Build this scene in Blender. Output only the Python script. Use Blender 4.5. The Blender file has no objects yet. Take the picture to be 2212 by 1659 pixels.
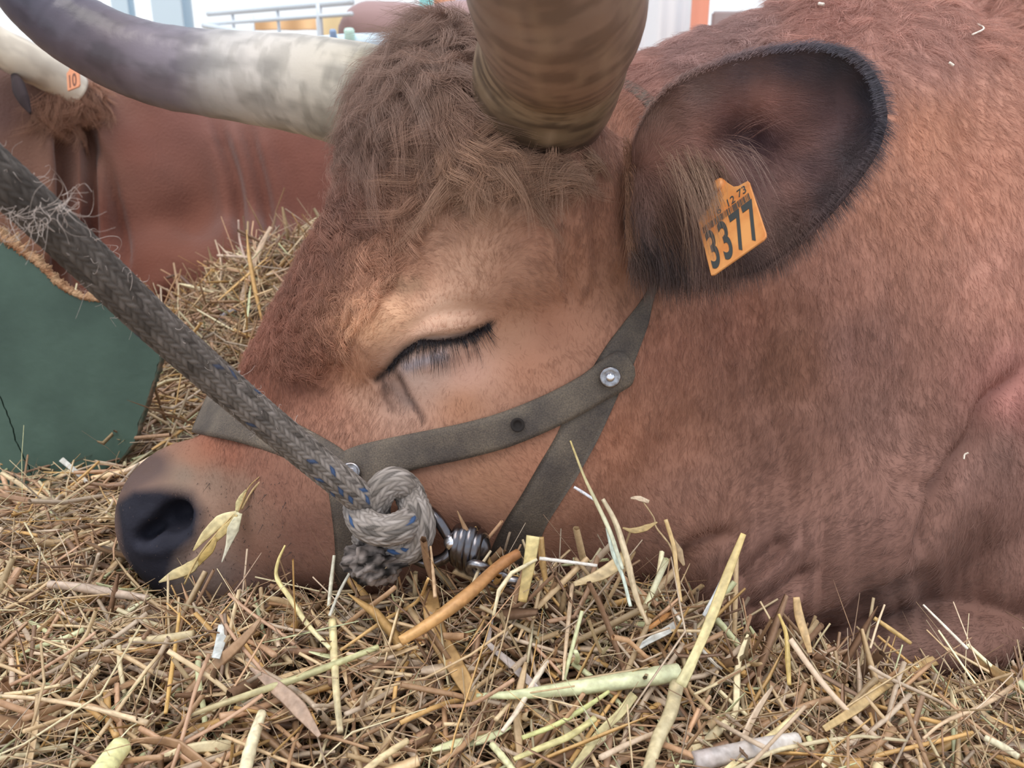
import bpy, bmesh, math, random
import numpy as np
from mathutils import Vector, Matrix, Euler
from mathutils.bvhtree import BVHTree

random.seed(7)
RNG = np.random.default_rng(11)
C = bpy.context.scene.collection
SC = bpy.context.scene

# ------------------------------------------------------------------ camera
F = 1720.0                      # focal length in pixels of the 2212 px wide frame
W, H = 2212.0, 1659.0
CAMH = 0.45
PITCH = math.radians(18.0)
cam_d = bpy.data.cameras.new('camera')
cam_d.sensor_width = 36.0
cam_d.lens = 36.0 * F / W
cam_d.clip_start = 0.02
cam_d.clip_end = 200
cam_d.dof.use_dof = True
cam_d.dof.focus_distance = 0.66
cam_d.dof.aperture_fstop = 11.0
cam = bpy.data.objects.new('camera', cam_d)
cam.location = (0, 0, CAMH)
cam.rotation_euler = (math.radians(90) - PITCH, 0, 0)
C.objects.link(cam)
SC.camera = cam
# ------------------------------------------------------------------ light
world = bpy.data.worlds.new('world')
SC.world = world
world.use_nodes = True
wn = world.node_tree
wn.nodes.clear()
wo = wn.nodes.new('ShaderNodeOutputWorld')
wb = wn.nodes.new('ShaderNodeBackground')
wr = wn.nodes.new('ShaderNodeValToRGB')
wt = wn.nodes.new('ShaderNodeTexCoord')
wx = wn.nodes.new('ShaderNodeSeparateXYZ')
wn.links.new(wt.outputs['Generated'], wx.inputs[0])
wn.links.new(wx.outputs['Z'], wr.inputs[0])
wr.color_ramp.elements[0].position = 0.0
wr.color_ramp.elements[0].color = (0.93, 0.97, 1.0, 1)
wr.color_ramp.elements[1].position = 0.6
wr.color_ramp.elements[1].color = (0.80, 0.88, 1.0, 1)
wn.links.new(wr.outputs[0], wb.inputs[0])
wb.inputs[1].default_value = 1.18
wn.links.new(wb.outputs[0], wo.inputs[0])
sun_d = bpy.data.lights.new('sun', 'SUN')
sun_d.energy = 2.1
sun_d.angle = math.radians(40)
sun_d.color = (1.0, 0.93, 0.84)
sun = bpy.data.objects.new('sun', sun_d)
sun.rotation_euler = Vector((0.12, 0.34, -1.0)).to_track_quat('-Z', 'Y').to_euler()
C.objects.link(sun)
SC.view_settings.view_transform = 'Standard'
SC.view_settings.look = 'None'
SC.view_settings.gamma = 1.0
SC.view_settings.exposure = 0.0
SC.view_settings.use_curve_mapping = False
SC.cycles.max_bounces = 5
SC.cycles.diffuse_bounces = 3
SC.cycles.glossy_bounces = 2
SC.cycles.transparent_max_bounces = 8
SC.cycles_curves.shape = 'RIBBONS'
SC.cycles_curves.subdivisions = 2

# ------------------------------------------------------------------ helpers
cp, sp = math.cos(PITCH), math.sin(PITCH)
RGT = np.array([1.0, 0, 0]); UPV = np.array([0, sp, cp]); FWD = np.array([0, cp, -sp])
CAMP = np.array([0, 0, CAMH])
R2W = np.stack([RGT, UPV, -FWD], 1)          # camera space (x, y, -depth) -> world

def P(px, py, D):
    """world point at photo pixel px,py and distance D (metres) along the view axis"""
    return CAMP + RGT * ((px - W/2) / F * D) + UPV * ((H/2 - py) / F * D) + FWD * D

def V(px, py, D):
    return Vector(P(px, py, D))

def proj(p):
    q = np.asarray(p) - CAMP
    d = q @ FWD
    return W/2 + F * (q @ RGT) / d, H/2 - F * (q @ UPV) / d, d

def raydir(px, py):
    v = RGT * ((px - W/2) / F) + UPV * ((H/2 - py) / F) + FWD
    return v / np.linalg.norm(v)

def tag(o, label=None, cat=None, group=None, kind=None):
    if label: o['label'] = label
    if cat: o['category'] = cat
    if group: o['group'] = group
    if kind: o['kind'] = kind
    return o

def wmat(o):
    m = o.matrix_basis.copy()
    return (wmat(o.parent) @ o.matrix_parent_inverse @ m) if o.parent else m

def link(name, data, parent=None):
    o = bpy.data.objects.new(name, data)
    C.objects.link(o)
    if parent is not None:
        o.parent = parent
        o.matrix_parent_inverse = wmat(parent).inverted()
    return o

def mesh_np(name, v, faces, mat=None, smooth=True):
    """v (n,3); faces = list of int arrays (m,k) all of one k, or a single array"""
    me = bpy.data.meshes.new(name)
    v = np.asarray(v, np.float32)
    fl = faces if isinstance(faces, list) else [faces]
    fl = [np.asarray(f, np.int32) for f in fl if len(f)]
    me.vertices.add(len(v)); me.vertices.foreach_set('co', v.ravel())
    nl = sum(f.size for f in fl); npoly = sum(len(f) for f in fl)
    me.loops.add(nl)
    me.loops.foreach_set('vertex_index', np.concatenate([f.ravel() for f in fl]))
    me.polygons.add(npoly)
    tot = np.concatenate([np.full(len(f), f.shape[1], np.int32) for f in fl])
    st = np.concatenate([[0], np.cumsum(tot)[:-1]]).astype(np.int32)
    me.polygons.foreach_set('loop_start', st)
    me.polygons.foreach_set('loop_total', tot)
    if smooth:
        me.polygons.foreach_set('use_smooth', np.ones(npoly, bool))
    me.update(calc_edges=True)
    me.validate()
    if mat: me.materials.append(mat)
    return me

def vcol(me, cols, name='Col'):
    a = me.color_attributes.new(name, 'FLOAT_COLOR', 'POINT')
    c = np.ones((len(me.vertices), 4), np.float32); c[:, :3] = cols
    a.data.foreach_set('color', c.ravel())

def srgb(r, g, b):
    c = np.array([r, g, b], float) / 255.0
    return np.where(c <= 0.04045, c / 12.92, ((c + 0.055) / 1.055) ** 2.4)

def obj_at(name, me, loc, parent=None):
    """shift the mesh so that its object's origin is at loc"""
    loc = Vector(loc)
    n = len(me.vertices); co = np.empty(n * 3, np.float32)
    me.vertices.foreach_get('co', co)
    co = co.reshape(-1, 3) - np.array(loc, np.float32)
    me.vertices.foreach_set('co', co.ravel()); me.update()
    o = bpy.data.objects.new(name, me); o.location = loc
    C.objects.link(o)
    return o

def catmull(pts, n):
    """resample a polyline (k,d) as a smooth curve with n points"""
    p = np.asarray(pts, float)
    if len(p) == 2:
        t = np.linspace(0, 1, n)[:, None]
        return p[0] * (1 - t) + p[1] * t
    q = np.vstack([2 * p[0] - p[1], p, 2 * p[-1] - p[-2]])
    seg = np.linalg.norm(np.diff(p, axis=0), axis=1); cum = np.concatenate([[0], np.cumsum(seg)])
    s = np.linspace(0, cum[-1], n)
    i = np.clip(np.searchsorted(cum, s, side='right') - 1, 0, len(p) - 2)
    t = ((s - cum[i]) / np.maximum(seg[i], 1e-9))[:, None]
    p0, p1, p2, p3 = q[i], q[i+1], q[i+2], q[i+3]
    return 0.5 * (2*p1 + (p2-p0)*t + (2*p0-5*p1+4*p2-p3)*t*t + (3*p1-p0-3*p2+p3)*t**3)

def frames(path):
    p = np.asarray(path, float)
    T = np.gradient(p, axis=0); T /= np.linalg.norm(T, axis=1)[:, None] + 1e-12
    N = np.zeros_like(T)
    a = np.array([0, 0, 1.0]) if abs(T[0, 2]) < 0.9 else np.array([1.0, 0, 0])
    n = a - T[0] * (a @ T[0]); N[0] = n / np.linalg.norm(n)
    for i in range(1, len(p)):
        n = N[i-1] - T[i] * (N[i-1] @ T[i]); N[i] = n / (np.linalg.norm(n) + 1e-12)
    B = np.cross(T, N)
    return T, N, B

def tube_geo(path, rad, sides=12, caps=True, rfun=None, flat=1.0):
    """path (n,3), rad scalar/(n,) ; rfun(s, theta)->radial offset ; returns v, quads, extra tri list"""
    p = np.asarray(path, float); n = len(p)
    T, N, B = frames(p)
    th = np.arange(sides) * 2 * math.pi / sides
    s = np.concatenate([[0], np.cumsum(np.linalg.norm(np.diff(p, axis=0), axis=1))])
    R = np.broadcast_to(np.asarray(rad, float), (n,))[:, None] * np.ones((1, sides))
    if rfun is not None: R = R + rfun(s[:, None], th[None, :])
    v = p[:, None, :] + R[..., None] * (np.cos(th)[None, :, None] * N[:, None, :] + flat * np.sin(th)[None, :, None] * B[:, None, :])
    v = v.reshape(-1, 3)
    i = np.arange(n - 1)[:, None] * sides; j = np.arange(sides)[None, :]; j2 = (j + 1) % sides
    q = np.stack([i + j, i + j2, i + sides + j2, i + sides + j], -1).reshape(-1, 4)
    f = [q]
    if caps:
        v = np.vstack([v, p[0], p[-1]])
        a, b = n * sides, n * sides + 1
        j = np.arange(sides); j2 = (j + 1) % sides
        f.append(np.stack([np.full(sides, a), j2, j], -1))
        o = (n - 1) * sides
        f.append(np.stack([np.full(sides, b), o + j, o + j2], -1))
    return v, f, s, th

def join_geo(parts):
    """parts: list of (v, [faces...]) -> v, faces by arity"""
    vs, by, off = [], {}, 0
    for v, fs in parts:
        vs.append(v)
        for f in fs:
            f = np.asarray(f)
            by.setdefault(f.shape[1], []).append(f + off)
        off += len(v)
    return np.vstack(vs), [np.concatenate(x) for x in by.values()]

def make_curves(name, pts, rad, mat, cols=None, parent=None):
    """pts (n,k,3) hair strands, rad (n,k) or (k,), cols (n,3)"""
    n, k, _ = pts.shape
    cu = bpy.data.hair_curves.new(name)
    cu.add_curves([k] * n)
    cu.position_data.foreach_set('vector', np.ascontiguousarray(pts, np.float32).ravel())
    r = np.broadcast_to(np.asarray(rad, np.float32), (n, k))
    ra = cu.attributes.get('radius') or cu.attributes.new('radius', 'FLOAT', 'POINT')
    ra.data.foreach_set('value', np.ascontiguousarray(r, np.float32).ravel())
    if cols is not None:
        a = cu.attributes.new('Col', 'FLOAT_COLOR', 'CURVE')
        c = np.ones((n, 4), np.float32); c[:, :3] = cols
        a.data.foreach_set('color', c.ravel())
    cu.materials.append(mat)
    return link(name, cu, parent)

# cheap value noise on numpy points
def vnoise(p, seed=0):
    p = np.asarray(p, float)
    i = np.floor(p).astype(np.int64); f = p - i; f = f * f * (3 - 2 * f)
    def h(x, y, z):
        n = (x * 374761393 + y * 668265263 + z * 2147483647 + seed * 1274126177) & 0x7fffffff
        n = (n ^ (n >> 13)) * 1274126177 & 0x7fffffff
        return ((n ^ (n >> 16)) & 0xffff) / 65535.0
    r = 0
    for dx in (0, 1):
        for dy in (0, 1):
            for dz in (0, 1):
                w = (f[:, 0] if dx else 1-f[:, 0]) * (f[:, 1] if dy else 1-f[:, 1]) * (f[:, 2] if dz else 1-f[:, 2])
                r = r + w * h(i[:, 0]+dx, i[:, 1]+dy, i[:, 2]+dz)
    return r
def fbm(p, seed=0, o=3):
    p = np.asarray(p, float); r = 0; a = 0.5; t = 0
    for k in range(o):
        r = r + a * vnoise(p * 2**k, seed + k); t += a; a *= 0.5
    return r / t

# ------------------------------------------------------------------ materials
def new_mat(name):
    m = bpy.data.materials.new(name); m.use_nodes = True
    nt = m.node_tree
    b = nt.nodes['Principled BSDF']
    return m, nt, b

def mat_plain(name, col, rough=0.6, metal=0.0, spec=0.5, noise=None, bump=None):
    m, nt, b = new_mat(name)
    b.inputs['Base Color'].default_value = (*col, 1)
    b.inputs['Roughness'].default_value = rough
    b.inputs['Metallic'].default_value = metal
    b.inputs['Specular IOR Level'].default_value = spec
    tc = nt.nodes.new('ShaderNodeTexCoord')
    if noise:
        sc, c2, detail = noise
        n = nt.nodes.new('ShaderNodeTexNoise'); n.inputs['Scale'].default_value = sc; n.inputs['Detail'].default_value = detail
        nt.links.new(tc.outputs['Object'], n.inputs['Vector'])
        r = nt.nodes.new('ShaderNodeValToRGB')
        r.color_ramp.elements[0].position = 0.35; r.color_ramp.elements[0].color = (*col, 1)
        r.color_ramp.elements[1].position = 0.68; r.color_ramp.elements[1].color = (*c2, 1)
        nt.links.new(n.outputs['Fac'], r.inputs[0]); nt.links.new(r.outputs[0], b.inputs['Base Color'])
    if bump:
        sc, st, dist = bump
        n2 = nt.nodes.new('ShaderNodeTexNoise'); n2.inputs['Scale'].default_value = sc; n2.inputs['Detail'].default_value = 6
        nt.links.new(tc.outputs['Object'], n2.inputs['Vector'])
        bp = nt.nodes.new('ShaderNodeBump'); bp.inputs['Strength'].default_value = st; bp.inputs['Distance'].default_value = dist
        nt.links.new(n2.outputs['Fac'], bp.inputs['Height']); nt.links.new(bp.outputs[0], b.inputs['Normal'])
    return m

def mat_vcol(name, rough=0.7, spec=0.3, bump=None, sheen=0.0, sss=0.0, trans=0.0):
    m, nt, b = new_mat(name)
    at = nt.nodes.new('ShaderNodeAttribute'); at.attribute_name = 'Col'
    nt.links.new(at.outputs['Color'], b.inputs['Base Color'])
    b.inputs['Roughness'].default_value = rough
    b.inputs['Specular IOR Level'].default_value = spec
    if sheen: b.inputs['Sheen Weight'].default_value = sheen
    if bump:
        tc = nt.nodes.new('ShaderNodeTexCoord')
        sc, st, dist = bump
        n2 = nt.nodes.new('ShaderNodeTexNoise'); n2.inputs['Scale'].default_value = sc; n2.inputs['Detail'].default_value = 5
        nt.links.new(tc.outputs['Object'], n2.inputs['Vector'])
        bp = nt.nodes.new('ShaderNodeBump'); bp.inputs['Strength'].default_value = st; bp.inputs['Distance'].default_value = dist
        nt.links.new(n2.outputs['Fac'], bp.inputs['Height']); nt.links.new(bp.outputs[0], b.inputs['Normal'])
    return m

M_SKIN = mat_vcol('cow_hide', 0.75, 0.15, bump=(300, 0.3, 0.002))
M_HAIR = mat_vcol('cow_hair', 0.5, 0.35)
M_NOSE = mat_vcol('muzzle_skin', 0.42, 0.5, bump=(420, 0.35, 0.0015))

# ------------------------------------------------------------------ signed distance bodies
def sdf_mesh(prims, xs, ys, zs, k=0.03):
    """prims in camera space; returns camera-space verts and quads by naive surface nets"""
    X = np.asarray(xs, np.float32); Y = np.asarray(ys, np.float32); Z = np.asarray(zs, np.float32)
    f = np.full((len(X), len(Y), len(Z)), 1.0, np.float32)
    for pr in prims:
        c, ax, R, kk = pr[:4]
        kk = kk if kk else k
        sub = len(pr) > 4 and pr[4] == 'cut'
        ext = np.abs(R) @ ax + 0.06 + kk        # R columns = local axes in cam space
        ix = [np.searchsorted(A, c[i] - ext[i]) for i, A in enumerate((X, Y, Z))]
        jx = [np.searchsorted(A, c[i] + ext[i]) for i, A in enumerate((X, Y, Z))]
        if min(j - i for i, j in zip(ix, jx)) < 1: continue
        sl = tuple(slice(i, j) for i, j in zip(ix, jx))
        gx = (X[sl[0]] - c[0])[:, None, None]; gy = (Y[sl[1]] - c[1])[None, :, None]; gz = (Z[sl[2]] - c[2])[None, None, :]
        l0 = (gx * R[0, 0] + gy * R[1, 0] + gz * R[2, 0]) / ax[0]
        l1 = (gx * R[0, 1] + gy * R[1, 1] + gz * R[2, 1]) / ax[1]
        l2 = (gx * R[0, 2] + gy * R[1, 2] + gz * R[2, 2]) / ax[2]
        k0 = np.sqrt(l0*l0 + l1*l1 + l2*l2)
        k1 = np.sqrt((l0/ax[0])**2 + (l1/ax[1])**2 + (l2/ax[2])**2) + 1e-6
        d = k0 * (k0 - 1.0) / k1
        a = f[sl]
        if sub:
            d = -d
            h = np.maximum(kk - np.abs(a - d), 0) / kk
            f[sl] = np.maximum(a, d) + h * h * kk * 0.25
        else:
            h = np.maximum(kk - np.abs(a - d), 0) / kk
            f[sl] = np.minimum(a, d) - h * h * kk * 0.25
    f[0] = f[-1] = 1; f[:, 0] = f[:, -1] = 1; f[:, :, 0] = f[:, :, -1] = 1
    s = f < 0
    nx, ny, nz = f.shape
    def cor(A, a, b, c): return A[a:nx-1+a, b:ny-1+b, c:nz-1+c]
    cnt = sum(cor(s, a, b, c).astype(np.int8) for a in (0, 1) for b in (0, 1) for c in (0, 1))
    act = (cnt > 0) & (cnt < 8)
    I, J, K = np.nonzero(act)
    idx = np.full(act.shape, -1, np.int32); idx[I, J, K] = np.arange(len(I))
    acc = np.zeros((len(I), 3)); num = np.zeros(len(I))
    cs = [(a, b, c) for a in (0, 1) for b in (0, 1) for c in (0, 1)]
    vals = {o: f[I+o[0], J+o[1], K+o[2]] for o in cs}
    pos = {o: np.stack([X[I+o[0]], Y[J+o[1]], Z[K+o[2]]], 1) for o in cs}
    for o in cs:
        for axn in range(3):
            if o[axn]: continue
            o2 = tuple(1 if i == axn else o[i] for i in range(3))
            a, b = vals[o], vals[o2]
            m = (a < 0) != (b < 0)
            t = np.where(m, a / np.where(m, a - b, 1), 0)[:, None]
            acc += np.where(m[:, None], pos[o] * (1 - t) + pos[o2] * t, 0); num += m
    v = acc / num[:, None]
    quads = []
    for axn in range(3):
        sl0 = [slice(1, -1)] * 3; sl0[axn] = slice(0, -1)
        sl1 = list(sl0); sl1[axn] = slice(1, None)
        A, B = s[tuple(sl0)], s[tuple(sl1)]
        i, j, kx = np.nonzero(A != B)
        ins = A[i, j, kx]
        g = [i, j, kx]
        for q in range(3):
            if q != axn: g[q] = g[q] + 1
        u, w = [(1, 2), (2, 0), (0, 1)][axn]
        def at(du, dw):
            h = [x.copy() for x in g]; h[u] = h[u] - du; h[w] = h[w] - dw
            return idx[h[0], h[1], h[2]]
        q4 = np.stack([at(1, 1), at(0, 1), at(0, 0), at(1, 0)], 1)
        q4[~ins] = q4[~ins][:, ::-1]
        quads.append(q4)
    q = np.concatenate(quads)
    q = q[(q >= 0).all(1)]
    return v, q

def E(px, py, D, a, b, c, ang=0, k=None, yaw=0, cut=False):
    """ellipsoid: image-plane semi axes a,b in px at depth D, depth semi axis c metres, ang in the image plane, yaw about the vertical"""
    s = D / F
    cen = np.array([(px - W/2) * s, (H/2 - py) * s, -D])
    t, y = math.radians(ang), math.radians(yaw)
    Rz = np.array([[math.cos(t), -math.sin(t), 0], [math.sin(t), math.cos(t), 0], [0, 0, 1]])
    Ry = np.array([[math.cos(y), 0, math.sin(y)], [0, 1, 0], [-math.sin(y), 0, math.cos(y)]])
    return [(cen, np.array([a * s, b * s, c]), Ry @ Rz, k) + (('cut',) if cut else ())]

def CH(pts, n=6, k=0.02, flat=1.0):
    """chain of spheres: pts (px,py,D,r px)"""
    out = []
    for (x, y, D, r) in catmull(pts, n):
        s = D / F
        out.append((np.array([(x - W/2) * s, (H/2 - y) * s, -D]), np.array([r*s, r*s, r*s*flat]), np.eye(3), k))
    return out

def mesh_smooth(v, q, it=2, lam=0.5):
    n = len(v)
    for _ in range(it):
        acc = np.zeros_like(v); cnt = np.zeros(n)
        for a, b in ((0, 1), (1, 2), (2, 3), (3, 0)):
            for s, t in ((a, b), (b, a)):
                for d in range(3): acc[:, d] += np.bincount(q[:, s], v[q[:, t], d], n)
                cnt += np.bincount(q[:, s], minlength=n)
        v = v + lam * (acc / np.maximum(cnt, 1)[:, None] - v)
    return v

def vnormals(v, q):
    a = v[q[:, 2]] - v[q[:, 0]]; b = v[q[:, 3]] - v[q[:, 1]]
    fn = np.cross(a, b); n = np.zeros_like(v)
    for c in range(4):
        for d in range(3): n[:, d] += np.bincount(q[:, c], fn[:, d], len(v))
    return n / (np.linalg.norm(n, axis=1)[:, None] + 1e-12)

def poly_dist(px, py, line):
    """distance in px and parameter 0..1 to a pixel polyline"""
    line = np.asarray(line, float)[:, :2]
    best = np.full(len(px), 1e9); par = np.zeros(len(px))
    seg = np.linalg.norm(np.diff(line, axis=0), axis=1); cum = np.concatenate([[0], np.cumsum(seg)]); L = cum[-1]
    for i in range(len(line) - 1):
        a, b = line[i], line[i+1]; d = b - a
        t = np.clip(((px - a[0]) * d[0] + (py - a[1]) * d[1]) / (d @ d), 0, 1)
        dd = np.hypot(px - a[0] - t * d[0], py - a[1] - t * d[1])
        m = dd < best; best[m] = dd[m]; par[m] = (cum[i] + t[m] * seg[i]) / L
    return best, par

def in_poly(px, py, poly):
    poly = np.asarray(poly, float); ins = np.zeros(len(px), bool)
    j = len(poly) - 1
    for i in range(len(poly)):
        xi, yi = poly[i]; xj, yj = poly[j]
        c = ((yi > py) != (yj > py)) & (px < (xj - xi) * (py - yi) / (yj - yi + 1e-12) + xi)
        ins ^= c; j = i
    return ins
# ------------------------------------------------------------------ the sleeping cow: one continuous body
prims = []
prims += E(455, 1122, .82, 160, 162, .074, 20)
prims += E(420, 1108, .81, 142, 138, .07, 0)
prims += E(356, 1112, .77, 66, 78, .03, 20, k=.02)
prims += E(560, 1190, .815, 190, 130, .07, 10)
prims += CH([(545, 1010, .80, 125), (650, 880, .79, 140), (755, 700, .76, 145), (858, 540, .74, 152), (935, 400, .72, 160)], 9)
prims += E(700, 1050, .775, 190, 170, .075, 30)
prims += E(900, 1020, .765, 300, 220, .095, 10)
prims += E(1110, 900, .75, 270, 330, .105, 30)
prims += E(1000, 1160, .78, 420, 130, .08, 0)
prims += E(930, 690, .715, 180, 140, .082, 30)
prims += E(980, 560, .715, 150, 130, .08, 30)
prims += E(995, 325, .72, 222, 218, .11, 20)
prims += E(1015, 190, .74, 105, 85, .08, 0)
prims += E(1120, 480, .70, 240, 240, .10, 0)
prims += E(1170, 330, .67, 140, 110, .06, 0, k=.02)
prims += E(1300, 700, .74, 200, 330, .09, 0)
prims += E(1340, 470, .71, 110, 150, .07, 0, k=.03)
# neck, shoulder, trunk, brisket, folded legs
prims += E(1480, 420, .92, 260, 300, .16, 35, k=.05)
prims += E(1560, 760, .92, 330, 600, .22, -10, k=.06)
prims += E(1800, 720, .98, 520, 720, .27, 0, k=.08)
prims += E(2300, 760, 1.12, 640, 800, .32, 0, k=.08)
prims += E(3100, 800, 1.30, 900, 760, .38, 0, k=.1)
prims += E(3900, 850, 1.40, 600, 640, .34, 0, k=.1)
prims += E(1400, 1090, .83, 250, 220, .13, -20, k=.04)
prims += E(1740, 1130, .815, 330, 220, .12, 20, k=.03)
prims += E(1640, 1260, .77, 150, 115, .07, 15, k=.02)
prims += E(2140, 1200, .88, 300, 150, .13, 0, k=.02)
prims += E(1960, 1370, .80, 240, 75, .08, 6, k=.01)
prims += E(2300, 1330, .84, 260, 110, .10, 0, k=.015)
prims += E(2280, 900, .90, 260, 300, .13, 0, k=.025)
prims += E(383, 1114, .742, 38, 34, .032, 35, k=.010, cut=True)
prims += E(330, 1145, .745, 36, 17, .020, 40, k=.010, cut=True)
def axis_pts(a, b, c, d, fine, coarse):
    return np.concatenate([np.arange(a, b, coarse), np.arange(b, c, fine), np.arange(c, d, coarse)])
xs = np.concatenate([np.arange(-.43, .17, .003), np.arange(.17, .62, .0045), np.arange(.62, 4.2, .02)])
ys = axis_pts(-.62, -.33, .45, .9, .0035, .012)
zs = axis_pts(-2.1, -.98, -.54, -.5, .0035, .014)
cv, cq = sdf_mesh(prims, xs, ys, zs, k=.035)
cv = mesh_smooth(cv, cq, 3)
cn = vnormals(cv, cq)
cw = CAMP + cv @ R2W.T
cnw = cn @ R2W.T

# creases, folds and lids are pressed into the hide: (pixel line, half width px, depth in mm, taper)
SCULPT = [
    ([(820, 815), (850, 785), (880, 755), (915, 733), (960, 733), (1010, 722), (1060, 697)], 11, -5.0),
    ([(890, 742), (940, 708), (1000, 700), (1050, 685)], 20, 4.5),
    ([(880, 722), (930, 684), (1000, 672), (1060, 672)], 12, -1.8),
    ([(905, 722), (950, 700), (1010, 693), (1060, 680)], 5, -1.6),
    ([(925, 728), (980, 712), (1030, 704)], 4, -1.2),
    ([(870, 690), (930, 650), (1010, 630), (1080, 650)], 30, 3.0),
    ([(880, 790), (950, 770), (1030, 745)], 22, 2.5),
    ([(800, 830), (830, 805)], 16, -4.0),
    ([(780, 760), (820, 720), (860, 660)], 36, 3.5),
    ([(850, 810), (905, 900)], 9, -1.5),
    ([(1080, 660), (1150, 700), (1180, 780)], 40, -3),
    ([(760, 650), (740, 760), (700, 850), (690, 930)], 40, -3.5),
    ([(1215, 430), (1220, 560), (1240, 660)], 13, -4),
    ([(1190, 450), (1200, 560), (1215, 650)], 12, 3.5),
    ([(1255, 370), (1250, 470), (1265, 580), (1250, 660)], 13, 4.0),
    ([(1285, 380), (1290, 470), (1300, 590)], 11, -4.5),
    ([(1315, 380), (1322, 480), (1335, 590)], 14, 4.0),
    ([(1240, 400), (1238, 480)], 8, -3.0),
    ([(1130, 410), (1190, 440), (1210, 480)], 18, -4),
    ([(1000, 430), (1080, 450), (1150, 470)], 30, 3.5),
    ([(930, 390), (1000, 420), (1100, 410), (1180, 390)], 26, -4),
    # brisket, elbow and leg creases
    ([(2212, 800), (2150, 870), (2110, 960), (2045, 1045), (2025, 1120), (1985, 1210)], 24, -20),
    ([(2045, 1040), (1990, 1050), (1940, 1030)], 16, -5),
    ([(2000, 1240), (1900, 1300), (1800, 1350), (1700, 1375)], 16, -14),
    ([(1380, 1290), (1440, 1250), (1500, 1185), (1580, 1150)], 18, -17),
    ([(1590, 1260), (1640, 1210), (1700, 1160)], 15, -9),
    ([(1620, 1280), (1680, 1225), (1730, 1170)], 14, 6),
    ([(1610, 1330), (1690, 1270), (1760, 1230)], 14, -9),
    ([(1640, 1340), (1740, 1290)], 14, 6),
    ([(1680, 900), (1700, 1000), (1690, 1060)], 16, -3),
    ([(1640, 900), (1655, 1010)], 16, 2.5),
    ([(1720, 640), (1760, 760), (1740, 900)], 40, -6),
    ([(1640, 650), (1660, 780), (1650, 900)], 26, -3),
    ([(1870, 450), (1930, 600), (1960, 800), (1930, 960)], 40, -5),
    ([(1960, 360), (2030, 520), (2060, 720), (2040, 900)], 30, 4),
    ([(2060, 250), (2110, 420), (2130, 600)], 26, -4),
    ([(2140, 200), (2190, 400), (2212, 600)], 30, 4),
    ([(1500, 640), (1520, 800), (1500, 980)], 45, 4),
    ([(1420, 700), (1400, 850), (1330, 1000)], 30, -4),
    ([(1500, 200), (1620, 60), (1760, 10)], 40, 5),
    # muzzle
    ([(275, 1070), (330, 1060), (400, 1062), (432, 1095), (428, 1150)], 16, 4.0),
    ([(300, 1190), (350, 1190), (400, 1175)], 14, 3.0),
    ([(430, 1170), (400, 1230), (420, 1290)], 14, -2.5),
]
ppx, ppy, ppd = proj(cw)
facing = np.clip(-(cnw * ((cw - CAMP) / np.linalg.norm(cw - CAMP, axis=1)[:, None])).sum(1) * 3 + .3, 0, 1)
near_side = (ppd < 1.0)
for line, wd, mm in SCULPT:
    ln = catmull(line, 24)
    bb = (ppx > ln[:, 0].min() - 3*wd) & (ppx < ln[:, 0].max() + 3*wd) & (ppy > ln[:, 1].min() - 3*wd) & (ppy < ln[:, 1].max() + 3*wd) & near_side
    ii = np.nonzero(bb)[0]
    if not len(ii): continue
    d, t = poly_dist(ppx[ii], ppy[ii], ln)
    w = np.exp(-(d / wd) ** 2) * np.clip(np.minimum(t, 1 - t) * 6 + .25, 0, 1) * facing[ii]
    cw[ii] += cnw[ii] * (w * mm * .001)[:, None]
# loose skin of the neck: shallow hanging folds
ii = np.nonzero((ppx > 1380) & (ppx < 2500) & near_side)[0]
nn = fbm(np.stack([ppx[ii] / 46 + .25 * np.sin(ppy[ii] / 160), ppy[ii] / 330, ppx[ii] * 0], 1), 5, 3) - .5
cw[ii] += cnw[ii] * (nn * .014 * np.clip((ppx[ii] - 1380) / 150, 0, 1))[:, None]
cnw = vnormals(cw, cq)

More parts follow.
